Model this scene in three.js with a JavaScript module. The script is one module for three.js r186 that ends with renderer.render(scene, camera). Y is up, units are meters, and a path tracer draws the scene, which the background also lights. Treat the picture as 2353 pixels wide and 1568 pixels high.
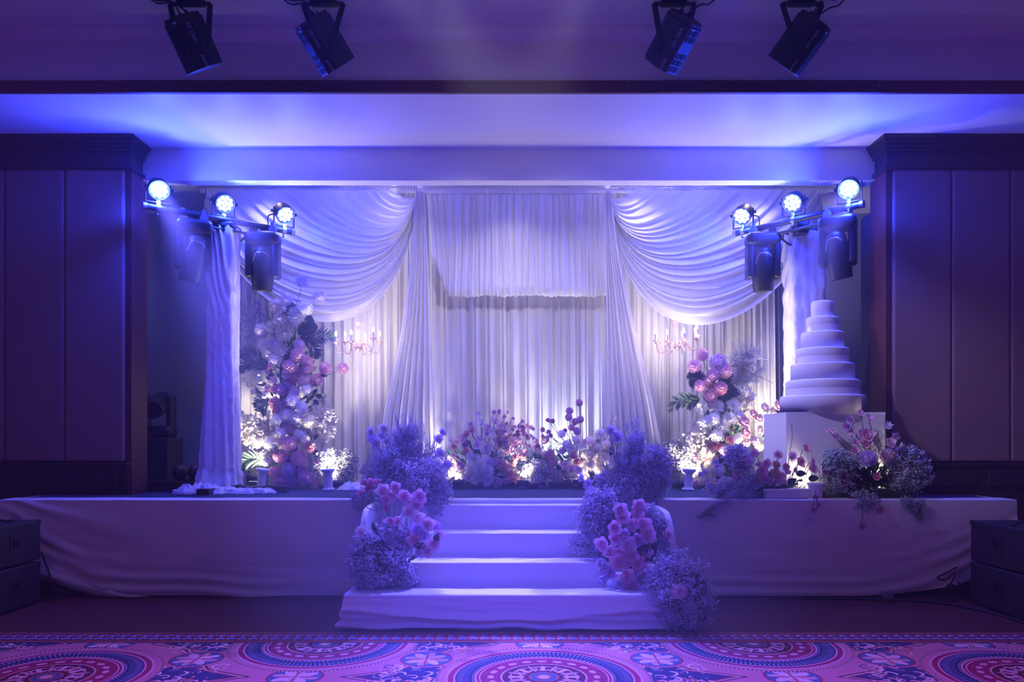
import * as THREE from 'three';
import { mergeGeometries } from 'three/addons/utils/BufferGeometryUtils.js';
import { RoundedBoxGeometry } from 'three/addons/geometries/RoundedBoxGeometry.js';
import { TextGeometry } from 'three/addons/geometries/TextGeometry.js';
import { FontLoader } from 'three/addons/loaders/FontLoader.js';
import { RectAreaLightUniformsLib } from 'three/addons/lights/RectAreaLightUniformsLib.js';

// ---------------------------------------------------------------- camera, exposure, haze, house lights
RectAreaLightUniformsLib.init();
const scene = new THREE.Scene();
scene.background = new THREE.Color(0x000000);
const EYE = 1.15, FOCAL = 1738, MIDX = 1176.5, HORIZON = 1013;      // measured on the photograph, 2353 x 1568
const camera = new THREE.PerspectiveCamera(2 * Math.atan(784 / FOCAL) * 180 / Math.PI, 2353 / 1568, 0.05, 60);
camera.position.set(0, EYE, 0);
camera.setViewOffset(2353, 1568, 0, 784 - HORIZON, 2353, 1568);      // shift lens: level camera, horizon low in the frame
const renderer = new THREE.WebGLRenderer();
renderer.toneMapping = THREE.LinearToneMapping;
renderer.toneMappingExposure = 1.15;
renderer.shadowMap.enabled = true;
scene.fog = new THREE.FogExp2(0xffffff, 0.020);                      // machine haze in the air (even, colourless); only the lamps light it, as the beams below the tower lights show

const BLUE = [0.04, 0.05, 1.0], PARBLUE = [0.13, 0.12, 1.0], HALOBLUE = [0.02, 0.045, 1.0], STEPBLUE = [0.07, 0.06, 1.0], VIOLET = [1.0, 0.05, 0.75], LAV = [1.0, 0.90, 1.0], WARM = [1.0, 0.86, 0.66];
const POWER = { par: 150, haloFill: 3.6, frontBlue: 12, frontLavender: 11, cake: 28, stepBlue: 20, wash: 9, house: 0.2, down: 1.4, flood: 10.5, bulb: 0.12 };
const spots = [];
function spot(at, to, color, power, angle, penumbra, radius = 3) {
  const l = new THREE.SpotLight(new THREE.Color().setRGB(...color), power, 0, angle, penumbra, 2);
  l.position.set(...at); l.target.position.set(...to); l.castShadow = true; l.shadow.radius = radius;
  l.shadow.mapSize.set(1024, 1024);
  spots.push(l); scene.add(l); scene.add(l.target);
  return l;
}

// ---------------------------------------------------------------- helpers
let seed = 12345;
function rnd() { seed = (seed + 0x6d2b79f5) | 0; let t = Math.imul(seed ^ (seed >>> 15), 1 | seed); t = (t + Math.imul(t ^ (t >>> 7), 61 | t)) ^ t; return ((t ^ (t >>> 14)) >>> 0) / 4294967296; }
const rr = (a, b) => a + (b - a) * rnd();
const pick = (a) => a[Math.floor(rnd() * a.length)];
const V = (x, y, z) => new THREE.Vector3(x, y, z);
const at = (px, py, d) => V((px - MIDX) * d / FOCAL, EYE - (py - HORIZON) * d / FOCAL, -d);   // a measured pixel at a known distance
const lerp = (a, b, t) => a + (b - a) * t, clamp = (x, a, b) => Math.min(b, Math.max(a, x)), smooth = (a, b, x) => { const t = clamp((x - a) / (b - a), 0, 1); return t * t * (3 - 2 * t); };
function hash(x, y) { const s = Math.sin(x * 127.1 + y * 311.7) * 43758.5453; return s - Math.floor(s); }
function noise(x, y = 0) {
  const i = Math.floor(x), j = Math.floor(y), f = x - i, g = y - j, u = f * f * (3 - 2 * f), v = g * g * (3 - 2 * g);
  return lerp(lerp(hash(i, j), hash(i + 1, j), u), lerp(hash(i, j + 1), hash(i + 1, j + 1), u), v) * 2 - 1;
}
const names = {};
function numbered(n) { const k = names[n] = (names[n] ?? -1) + 1; return k ? n + '_' + String(k).padStart(3, '0') : n; }
function mat(o) { const m = new (o.transmission || o.clearcoat || o.sheen ? THREE.MeshPhysicalMaterial : THREE.MeshStandardMaterial)({ side: THREE.DoubleSide, roughness: 0.8, ...o }); return m; }
const rgb = (r, g, b) => new THREE.Color().setRGB(r, g, b);
function shade(o) { o.castShadow = o.receiveShadow = true; return o; }
function mesh(name, geo, m, parent) { const o = shade(new THREE.Mesh(Array.isArray(geo) ? merge(geo) : geo, m)); o.name = parent ? name : numbered(name); (parent ?? scene).add(o); return o; }
function merge(list) { return mergeGeometries(list.map((g) => { const h = g.index ? g.toNonIndexed() : g.clone(); for (const k of Object.keys(h.attributes)) if (!['position', 'normal', 'uv', 'color'].includes(k)) h.deleteAttribute(k); return h; })); }
function thing(name, label, category, pos = [0, 0, 0], turn = 0, group) {
  const o = new THREE.Group(); o.name = numbered(name); o.position.set(...pos); o.rotation.y = turn; scene.add(o);
  o.userData = { label, category }; if (group) o.userData.group = group;
  return o;
}
function tag(o, label, category, group) { o.userData = { ...o.userData, label, category }; if (group) o.userData.group = group; return o; }
function struct(o) { o.userData.kind = 'structure'; return o; }
function stuff(o) { o.userData.kind = 'stuff'; return o; }
function box(w, h, d, x = 0, y = 0, z = 0, r = 0) { const g = r ? new RoundedBoxGeometry(w, h, d, 2, r) : new THREE.BoxGeometry(w, h, d); return g.translate(x, y, z); }
function span(x0, x1, y0, y1, z0, z1, r = 0) { return box(Math.abs(x1 - x0), Math.abs(y1 - y0), Math.abs(z1 - z0), (x0 + x1) / 2, (y0 + y1) / 2, (z0 + z1) / 2, r); }
function cyl(r0, r1, h, n = 20, x = 0, y = 0, z = 0) { return new THREE.CylinderGeometry(r0, r1, h, n).translate(x, y, z); }
function tube(pts, r, n = 24, k = 6, closed = false) { return new THREE.TubeGeometry(new THREE.CatmullRomCurve3(pts.map((p) => p.isVector3 ? p : V(...p)), closed), n, r, k, closed); }
function lathe(pts, n = 24) { return new THREE.LatheGeometry(pts.map(([x, y]) => new THREE.Vector2(x, y)), n); }
// A sheet: fn(u, v) -> [x, y, z], with u and v from 0 to 1.
function sheet(nu, nv, fn, uvScale = [1, 1]) {
  const p = [], t = [], ix = [];
  for (let j = 0; j <= nv; j++) for (let i = 0; i <= nu; i++) { const q = fn(i / nu, j / nv); p.push(q.x ?? q[0], q.y ?? q[1], q.z ?? q[2]); t.push(i / nu * uvScale[0], j / nv * uvScale[1]); }
  for (let j = 0; j < nv; j++) for (let i = 0; i < nu; i++) { const a = j * (nu + 1) + i, b = a + 1, c = a + nu + 1, d = c + 1; ix.push(a, c, b, b, c, d); }
  const g = new THREE.BufferGeometry();
  g.setAttribute('position', new THREE.Float32BufferAttribute(p, 3)); g.setAttribute('uv', new THREE.Float32BufferAttribute(t, 2)); g.setIndex(ix); g.computeVertexNormals();
  return g;
}
function canvasTexture(w, h, draw, color = true) {
  const c = document.createElement('canvas'); c.width = w; c.height = h; draw(c.getContext('2d'), w, h);
  const t = new THREE.CanvasTexture(c); t.wrapS = t.wrapT = THREE.RepeatWrapping; t.magFilter = THREE.LinearFilter; if (color) t.colorSpace = THREE.SRGBColorSpace;
  return t;
}
function grainTexture(n, fn, color = true) {
  const d = new Uint8Array(n * n * 4);
  for (let y = 0; y < n; y++) for (let x = 0; x < n; x++) { const c = fn(x, y), i = (y * n + x) * 4; d[i] = clamp(c[0], 0, 255); d[i + 1] = clamp(c[1], 0, 255); d[i + 2] = clamp(c[2], 0, 255); d[i + 3] = 255; }
  const t = new THREE.DataTexture(d, n, n); t.wrapS = t.wrapT = THREE.RepeatWrapping; t.magFilter = THREE.LinearFilter; if (color) t.colorSpace = THREE.SRGBColorSpace; t.needsUpdate = true;
  return t;
}
const rep = (t, x, y) => { const c = t.clone(); c.repeat.set(x, y); c.needsUpdate = true; return c; };

// ---------------------------------------------------------------- materials of the room
const weave = grainTexture(256, (x, y) => { const k = 128 + 50 * Math.sin(x * Math.PI / 2) * Math.sin(y * Math.PI / 2) + rr(-30, 30); return [k, k, k]; }, false);
const plaster = grainTexture(256, (x, y) => { const k = 128 + 18 * noise(x / 9, y / 9) + rr(-8, 8); return [k, k, k]; }, false);
const M = {
  paint: mat({ color: rgb(0.74, 0.72, 0.72), roughness: 0.62, bumpMap: rep(plaster, 6, 6), bumpScale: 0.0006 }),
  soffit: mat({ color: rgb(0.78, 0.76, 0.76), roughness: 0.42 }),
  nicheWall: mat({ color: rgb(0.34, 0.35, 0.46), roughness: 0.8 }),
  darkWood: mat({ color: rgb(0.020, 0.013, 0.014), roughness: 0.5 }),
  redTrim: mat({ color: rgb(0.10, 0.022, 0.028), roughness: 0.55 }),
  padding: mat({ color: rgb(0.25, 0.155, 0.15), roughness: 0.85, bumpMap: rep(weave, 30, 90), bumpScale: 0.0004 }),
  cloth: mat({ color: rgb(0.80, 0.79, 0.79), roughness: 0.85, bumpMap: rep(weave, 60, 30), bumpScale: 0.0003 }),
  clothPlain: mat({ color: rgb(0.80, 0.79, 0.79), roughness: 0.85 }),
  sheer: mat({ color: rgb(0.84, 0.82, 0.83), roughness: 0.95, transmission: 0.35 }),
  gauze: mat({ color: rgb(0.86, 0.84, 0.85), roughness: 0.95, transmission: 0.3, transparent: true, opacity: 0.86 }),
  satin: mat({ color: rgb(0.78, 0.77, 0.78), roughness: 0.5 }),
  stageCarpet: mat({ color: rgb(1, 1, 1), roughness: 1, map: grainTexture(256, () => { const k = rr(0.7, 1.3); return [32 * k, 50 * k, 84 * k]; }) }),
  black: mat({ color: rgb(0.012, 0.012, 0.014), roughness: 0.45 }),
  blackMatte: mat({ color: rgb(0.02, 0.02, 0.022), roughness: 0.8 }),
  boxPaint: mat({ color: rgb(0.022, 0.022, 0.026), roughness: 0.55, bumpMap: rep(plaster, 3, 3), bumpScale: 0.002 }),
  steel: mat({ color: rgb(0.35, 0.35, 0.37), roughness: 0.35, metalness: 0.9 }),
  rubber: mat({ color: rgb(0.015, 0.015, 0.016), roughness: 0.7 }),
  plasterWhite: mat({ color: rgb(0.82, 0.81, 0.80), roughness: 0.7 }),
};
M.stageCarpet.map.repeat.set(30, 12);

// ---------------------------------------------------------------- the room
const STAGE_Y = 0.711, FRONT = 5.57, SOFFIT = 3.61, CEIL = 4.04, PILLAR = 6.15, HEADER = 6.35, BACK = 8.1, STAGE_CEIL = 3.585;
// floor: patterned carpet up to the border band, plain brown carpet in front of the stage
{
  const floor = struct(new THREE.Group()); floor.name = 'floor'; scene.add(floor);
  struct(mesh('subfloor', span(-7.2, 7.2, -0.2, -0.004, 4.2, -8.5), M.darkWood, floor));
  const TW = 2048, TH = 1016, K = TW / 2.42;
  const map = canvasTexture(TW, TH, (g) => {
    g.fillStyle = '#c87a86'; g.fillRect(0, 0, TW, TH);
    let s = 7; const R = () => { s = (s * 16807) % 2147483647; return s / 2147483647; };
    const wrap = (x, y, f) => { for (const dx of [-TW, 0, TW]) for (const dy of [-TH, 0, TH]) { g.save(); g.translate(x + dx, y + dy); f(); g.restore(); } };
    const ring = (r, c) => { g.fillStyle = c; g.beginPath(); g.arc(0, 0, r * K, 0, 7); g.fill(); };
    const petal = (a, r0, r1, w, c) => { g.save(); g.rotate(a); g.fillStyle = c; g.beginPath(); g.ellipse(0, -(r0 + r1) / 2 * K, w * K, (r1 - r0) / 2 * K, 0, 0, 7); g.fill(); g.restore(); };
    const curls = (cx, cy, n, sp, cols, w) => { for (let i = 0; i < n; i++) { g.strokeStyle = cols[i % cols.length]; g.lineWidth = w * (0.6 + R()); g.lineCap = 'round'; const x = cx + (R() - 0.5) * sp[0], y = cy + (R() - 0.5) * sp[1], r = 10 + R() * 26, a = R() * 6.3; g.beginPath(); g.arc(x, y, r, a, a + 2 + R() * 2.5); g.stroke(); g.fillStyle = cols[(i + 1) % cols.length]; g.beginPath(); g.ellipse(x + r * Math.cos(a), y + r * Math.sin(a), 9, 5, a, 0, 7); g.fill(); } };
    // scroll panels in the gaps between medallions
    for (const [px, py] of [[0.605, 0.0], [0.605, 0.6], [1.815, 0.0], [1.815, 0.6]]) wrap(px * K, py * K, () => {
      const star = (k, c) => { g.fillStyle = c; g.beginPath(); for (let i = 0; i < 8; i++) { const a = i * Math.PI / 4, r = (i % 2 ? 0.17 : 0.335) * k * K; g.lineTo(Math.cos(a) * r * 1.05, Math.sin(a) * r * 0.9); } g.closePath(); g.fill(); };
      star(1.12, '#5a2336'); star(1.04, '#d8ada0'); star(0.97, '#962a48'); star(0.88, '#343464');
      const sv = s; curls(0, 0, 70, [0.42 * K, 0.36 * K], ['#d9a8a4', '#b5564e', '#e2c0b4', '#5a5470', '#c98a72', '#d9a8a4'], 8); s = sv;
    });
    for (let i = 0; i < 16; i++) s = (s * 16807) % 2147483647;
    // small rosettes
    for (const [px, py] of [[0, 0.6], [1.21, 0], [0.605, 0.3], [0.605, 0.9], [1.815, 0.3], [1.815, 0.9]]) wrap(px * K, py * K, () => {
      ring(0.150, '#c87a86'); ring(0.138, '#a32340'); ring(0.128, '#4c6a88'); for (let i = 0; i < 40; i++) { g.fillStyle = i % 2 ? '#343464' : '#7890a8'; const a = i * 2.4, r = (0.06 + 0.06 * ((i * 7) % 10) / 10) * K; g.fillRect(Math.cos(a) * r - 4, Math.sin(a) * r - 4, 9, 9); }
      for (let i = 0; i < 8; i++) petal(i * Math.PI / 4 + 0.2, 0.008, 0.118, 0.026, i % 2 ? '#e0b7b2' : '#cf9a98'); for (let i = 0; i < 4; i++) petal(i * Math.PI / 2, 0, 0.11, 0.005, '#b03048');
    });
    // medallions
    for (const [px, py] of [[0, 0], [1.21, 0.6]]) wrap(px * K, py * K, () => {
      ring(0.525, '#5a2336'); for (let i = 0; i < 150; i++) petal(i / 150 * 6.2832, 0.512, 0.526, 0.006, '#d8a8a0');
      ring(0.512, '#c87a86'); ring(0.478, '#cf9aa8'); ring(0.466, '#a01c50'); ring(0.440, '#cf9aa8'); ring(0.430, '#22204a');
      for (let i = 0; i < 110; i++) { petal(i / 110 * 6.2832, 0.385, 0.428, 0.0055, '#8a84a8'); petal(i / 110 * 6.2832 + 0.02, 0.360, 0.388, 0.005, '#5c668c'); }
      ring(0.352, '#22204a'); for (let i = 0; i < 90; i++) petal(i / 90 * 6.2832, 0.340, 0.352, 0.006, '#b9a0b8');
      ring(0.338, '#cf9aa8'); ring(0.328, '#a01c50'); ring(0.316, '#cf9aa8'); ring(0.309, '#94184c');
      for (let i = 0; i < 260; i++) { g.fillStyle = i % 3 ? '#a83560' : '#5a1538'; const a = i * 2.39996, r = (0.205 + 0.1 * ((i * 37) % 100) / 100) * K; g.fillRect(Math.cos(a) * r - 3, Math.sin(a) * r - 3, 7, 7); }
      for (let i = 0; i < 20; i++) { const a = i / 20 * 6.2832; g.save(); g.rotate(a); g.fillStyle = '#cfa0a6'; g.beginPath(); g.ellipse(0, -0.258 * K, 0.026 * K, 0.016 * K, 0, 0, 7); g.fill(); g.restore(); }
      ring(0.212, '#d0a28c'); ring(0.203, '#5c1834');
      for (let k = 0; k < 8; k++) { g.save(); g.rotate(k * Math.PI / 4); g.strokeStyle = '#d39aa0'; g.lineWidth = 7; for (const [x, r] of [[-26, 22], [26, 22], [0, 30]]) { g.beginPath(); g.arc(x, -0.135 * K, r, 0.4, 5.4); g.stroke(); } petal(0, 0.1, 0.17, 0.012, '#dbb3b6'); g.restore(); petal(k * Math.PI / 4 + 0.39, 0.09, 0.19, 0.011, '#b98a86'); }
      ring(0.075, '#b05040'); ring(0.066, '#4c7898'); for (let i = 0; i < 18; i++) petal(i / 18 * 6.2832, 0.045, 0.062, 0.005, '#2a2a40'); ring(0.04, '#b05040'); ring(0.028, '#d4a79a');
    });
    // pile grain
    const im = g.getImageData(0, 0, TW, TH), D = im.data; for (let i = 0; i < D.length; i += 4) { const k = 0.84 + 0.32 * R(); D[i] *= k; D[i + 1] *= k; D[i + 2] *= k; } g.putImageData(im, 0, 0);
  });
  const fieldGeo = sheet(4, 4, (u, v) => [lerp(-7.2, 7.2, u), 0, lerp(-4.30, 4.2, v)]);
  const uvm = (g, fx, fz) => { const p = g.attributes.position, t = g.attributes.uv; for (let i = 0; i < p.count; i++) t.setXY(i, fx(p.getX(i)), fz(p.getZ(i))); return g; };
  map.flipY = true;
  mesh('patterned_carpet', uvm(fieldGeo, (x) => (x - 0.155) / 2.42, (z) => (-z - 3.68) / 1.2), mat({ map, roughness: 1 }), floor);
  const border = canvasTexture(256, 512, (g, w, h) => {
    g.fillStyle = '#3c1820'; g.fillRect(0, 0, w, h); g.fillStyle = '#b08060'; g.fillRect(0, 10, w, h - 50); g.fillStyle = '#981c34'; g.fillRect(0, 36, w, h - 106);
    for (let x = -256; x < 512; x += 128) { // two rows of leaves
      for (const [y, a, c, b] of [[170, -0.30, '#9aa6cc', '#27506a'], [310, 0.42, '#8d9cc4', '#3c5f88']]) { g.save(); g.translate(x + 64, y); g.rotate(a); g.fillStyle = c; g.beginPath(); g.ellipse(0, 0, 54, 46, 0, 0, 7); g.fill(); g.fillStyle = b; g.beginPath(); g.ellipse(14, 12, 34, 30, 0, 0, 7); g.fill(); g.restore(); }
    }
    const im = g.getImageData(0, 0, w, h), D = im.data; for (let i = 0; i < D.length; i += 4) { const k = 0.85 + 0.3 * hash(i, 3); D[i] *= k; D[i + 1] *= k; D[i + 2] *= k; } g.putImageData(im, 0, 0);
  });
  mesh('carpet_border', uvm(sheet(4, 1, (u, v) => [lerp(-7.2, 7.2, u), 0, lerp(-4.53, -4.30, v)]), (x) => x / 0.128, (z) => (-z - 4.30) / 0.23), mat({ map: border, roughness: 1 }), floor);
  const brown = grainTexture(512, () => { const k = rr(0.45, 1.5), h = rnd(); return h < 0.25 ? [70 * k, 24 * k, 28 * k] : [96 * k, 46 * k, 30 * k]; });
  mesh('plain_carpet', uvm(sheet(4, 2, (u, v) => [lerp(-7.2, 7.2, u), 0, lerp(-8.5, -4.53, v)]), (x) => x / 1.1, (z) => z / 1.1), mat({ map: brown, roughness: 1 }), floor);
}
// ceilings, fascia, side and rear walls of the hall
struct(mesh('ceiling', span(-7.2, 7.2, CEIL, CEIL + 0.2, 4.2, -5.25), M.paint));
struct(mesh('trim_1', sheet(2, 6, (u, v) => { const a = v * Math.PI / 2; return [lerp(-7.2, 7.2, u), CEIL - 0.065 * Math.sin(a), -5.25 - 0.105 * (1 - Math.cos(a))]; }), M.paint));
struct(mesh('trim_2', span(-7.2, 7.2, SOFFIT + 0.1, CEIL + 0.2, -5.355, -5.55), M.paint));
{ const g = struct(new THREE.Group()); g.name = 'trim_3'; scene.add(g);       // dark red fascia strip in butted lengths
  const cuts = [-7.2, -2.95, -0.35, 1.05, 2.62, 7.2]; for (let i = 0; i < 5; i++) mesh('strip', span(cuts[i] + 0.001, cuts[i + 1] - 0.001, SOFFIT - 0.004, 3.692, -5.335 + (i % 2) * 0.004, -5.36), M.redTrim, g);
  for (const [x, y] of [[-2.9, 3.65], [-0.29, 3.648], [-0.52, 3.64], [0.0, 3.655], [0.82, 3.652], [2.59, 3.655]]) mesh('screw', cyl(0.005, 0.005, 0.006, 8).rotateX(Math.PI / 2).translate(x, y, -5.329), M.steel, g); }
struct(mesh('ceiling_001', span(-7.2, 7.2, SOFFIT, SOFFIT + 0.1, -5.355, -HEADER - 0.12), M.soffit));
struct(mesh('ceiling_002', span(-4.4, 4.4, STAGE_CEIL, STAGE_CEIL + 0.1, -HEADER - 0.1, -BACK - 0.2), M.soffit));
struct(mesh('wall_front', span(-3.35, 3.35, 3.335, SOFFIT + 0.02, -HEADER, -HEADER - 0.12), M.paint));   // header beam over the stage opening
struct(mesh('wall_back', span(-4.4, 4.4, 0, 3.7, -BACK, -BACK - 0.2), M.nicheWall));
struct(mesh('wall_left', span(-7.4, -7.2, 0, 4.2, 4.4, -8.3), M.paint));
struct(mesh('wall_right', span(7.2, 7.4, 0, 4.2, 4.4, -8.3), M.paint));
struct(mesh('wall_rear', span(-7.4, 7.4, 0, 4.2, 4.2, 4.4), M.paint));
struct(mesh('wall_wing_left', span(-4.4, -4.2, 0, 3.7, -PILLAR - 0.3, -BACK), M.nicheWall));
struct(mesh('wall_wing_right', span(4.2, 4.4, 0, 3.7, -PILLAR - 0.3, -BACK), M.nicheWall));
// padded wall bays either side of the stage opening
for (const s of [-1, 1]) {
  const g = struct(new THREE.Group()); g.name = s < 0 ? 'wall_bay_left' : 'wall_bay_right'; scene.add(g);
  const inner = s < 0 ? -3.10 : 3.045, X = (x) => inner + s * x;
  mesh('core', span(X(0.02), s * 7.2, STAGE_Y - 0.7, SOFFIT, -PILLAR - 0.06, -PILLAR - 0.28), M.darkWood, g);
  // padded upholstered panels with rounded vertical edges
  const w = s < 0 ? 0.487 : 0.478, z = -PILLAR, y0 = EYE - (1062 - HORIZON) * PILLAR / FOCAL, y1 = EYE + (HORIZON - 389) * PILLAR / FOCAL;
  for (let i = 0; i < 8; i++) { const xa = X(0.05 + i * w), xb = X(0.05 + (i + 1) * w - 0.004);
    mesh('padded_panel', new RoundedBoxGeometry(Math.abs(xb - xa), y1 - y0, 0.09, 3, 0.022).translate((xa + xb) / 2, (y0 + y1) / 2, z - 0.03), M.padding, g); }
  mesh('corner_post', span(X(0), X(0.045), STAGE_Y, y1 + 0.1, z - 0.01, z - 0.28), M.redTrim, g);
  const yb = y1 - 0.005;                                                        // entablature: frieze and stepped crown
  mesh('frieze', span(X(-0.0), s * 7.2, yb, SOFFIT - 0.03, z + 0.01, z - 0.28), M.darkWood, g);
  mesh('moulding', span(X(-0.025), s * 7.2, yb, yb + 0.03, z + 0.035, z - 0.28, 0.008), M.darkWood, g);
  for (let k = 0; k < 4; k++) mesh('moulding', span(X(-0.02 - k * 0.016), s * 7.2, SOFFIT - 0.115 + k * 0.028, SOFFIT - 0.087 + k * 0.028, z + 0.03 + k * 0.022, z - 0.28), M.darkWood, g);
  mesh('wainscot', span(X(0.012), s * 7.2, STAGE_Y - 0.7, y0 - 0.012, z + 0.03, z - 0.2), M.darkWood, g);
  mesh('dado_rail', span(X(0.0), s * 7.2, y0 - 0.035, y0 - 0.008, z + 0.05, z - 0.2, 0.008), M.darkWood, g);
  for (let i = 0; i < 6; i++) mesh('raised_panel', span(X(0.1 + i * 0.7), X(0.1 + i * 0.7 + 0.6), STAGE_Y + 0.06, y0 - 0.075, z + 0.05, z + 0.02, 0.01), M.darkWood, g);
}
// dark door leaf standing open against the right-hand wing
{ const g = struct(new THREE.Group()); g.name = 'door_1'; scene.add(g);
  mesh('leaf', span(3.10, 3.15, STAGE_Y, 3.12, -6.44, -6.72), mat({ color: rgb(0.03, 0.035, 0.06), roughness: 0.6 }), g);
  mesh('hinge', cyl(0.012, 0.012, 0.1, 10, 3.095, 2.6, -6.44), M.steel, g); mesh('hinge', cyl(0.012, 0.012, 0.1, 10, 3.095, 1.2, -6.44), M.steel, g); }
// ---------------------------------------------------------------- stage platform, skirt and steps
{
  const SL = -3.77, SR = 3.71;
  const g = thing('stage', 'low wide stage platform with blue carpet on top behind the steps', 'stage', [0, 0, 0]);
  mesh('platform', span(SL + 0.03, SR - 0.03, 0, STAGE_Y - 0.012, -FRONT - 0.02, -6.09), M.darkWood, g);
  mesh('platform', span(-3.08, 3.03, 0, STAGE_Y - 0.012, -6.09, -BACK + 0.02), M.darkWood, g);
  for (const x of [-3.64, 3.6]) mesh('platform', span(x - 0.54, x + 0.54, 0, STAGE_Y - 0.012, -6.46, -BACK + 0.02), M.darkWood, g);
  mesh('carpet', span(SL + 0.03, SR - 0.03, STAGE_Y - 0.012, STAGE_Y, -5.66, -6.09), M.stageCarpet, g);
  mesh('carpet', span(-3.08, 3.03, STAGE_Y - 0.012, STAGE_Y, -6.09, -BACK + 0.02), M.stageCarpet, g);
  for (const x of [-3.64, 3.6]) mesh('carpet', span(x - 0.54, x + 0.54, STAGE_Y - 0.012, STAGE_Y, -6.46, -BACK + 0.02), M.stageCarpet, g);
  // the skirt: cloth turned over the front edge, hanging to the floor, pulled up at both ends
  const hang = (u, v) => {                                                     // u along the front, v down the face
    const x = lerp(SL, SR, u), e0 = smooth(0.42, 0.0, x - SL - 0.0) , eL = clamp(1 - (x - SL) / 1.25, 0, 1), eR = clamp(1 - (SR - x) / 1.3, 0, 1);
    const bottom = 0.012 + 0.34 * Math.pow(eL, 2.2) + 0.26 * Math.pow(eR, 2.4) + 0.006 * noise(x * 3.1, 2);
    const y = lerp(STAGE_Y, bottom, v), yy = (STAGE_Y - y) / STAGE_Y;
    // radiating pulls from the top left corner, and sagging folds along the lower hem
    const ang = Math.atan2(y - (STAGE_Y + 0.05), x - SL + 0.05), dist = Math.hypot(y - STAGE_Y, x - SL);
    let z = 0.014 * Math.max(0, Math.sin(ang * 17)) * smooth(0.04, 0.3, dist) * smooth(1.5, 0.4, dist);
    const arcL = y - bottom; z += 0.020 * eL * smooth(0.55, 0.05, arcL) * (0.5 + 0.5 * Math.sin(arcL * 62 + noise(x * 2, 1) * 2.5));
    z += 0.008 * smooth(0.3, 0.02, arcL) * Math.sin(arcL * 70 + 2.2 * noise(x * 1.2, 5)) * (0.4 + 0.6 * noise(x * 0.9, 7));
    z += 0.010 * eR * smooth(0.5, 0.05, arcL) * Math.sin(arcL * 55 + (SR - x) * 6 + 2 * noise(x * 1.7, 9));
    z += 0.004 * noise(x * 3 + y * 1.5, y * 14) * smooth(0, 0.2, yy) + 0.006 * noise(x * 0.8, y * 5) * smooth(0, 0.2, yy);
    return [x, y, -FRONT + 0.012 + z + 0.03 * yy];
  };
  mesh('skirt', sheet(420, 70, hang, [4, 1]), M.cloth, g);
  mesh('skirt_fold', sheet(300, 6, (u, v) => { const x = lerp(SL, SR, u), w = 0.165 + 0.02 * noise(x * 2.2, 4) + 0.008 * noise(x * 9, 2); const a = v * 1.0; return [x, STAGE_Y + 0.006 * Math.sin(Math.min(1, a * 5) * 1.57) + 0.002 * noise(x * 8, v * 4), -FRONT + 0.012 - (v ? a * w : 0)]; }), M.cloth, g);
  mesh('skirt_end', sheet(10, 20, (u, v) => [SR + 0.002 + 0.01 * Math.sin(u * 9 + v) * v, lerp(STAGE_Y, 0.28, v), -FRONT + 0.012 - u * 0.5]), M.cloth, g);
  mesh('skirt_end', sheet(10, 20, (u, v) => [SL - 0.002 - 0.01 * Math.sin(u * 9 + v) * v, lerp(STAGE_Y, 0.3, v), -FRONT + 0.012 - u * 0.5]), M.cloth, g);
  // rolled spare cloth under the lifted left hem
  mesh('hem_roll', sheet(60, 16, (u, v) => { const x = lerp(-3.62, -2.62, u), yc = 0.34 * Math.pow(clamp(1 - (x + 3.77) / 1.15, 0, 1), 1.6) - 0.01, a = v * 6.2832, r = 0.05 * Math.sin(Math.min(1, (1 - u) * 2.2 + 0.12) * 1.57) * (1 + 0.3 * noise(u * 16, v * 3)); return [x, Math.max(0.008, yc + r * Math.sin(a)), -FRONT + 0.02 + r * 0.8 * Math.cos(a)]; }), M.cloth, g);
}
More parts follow.
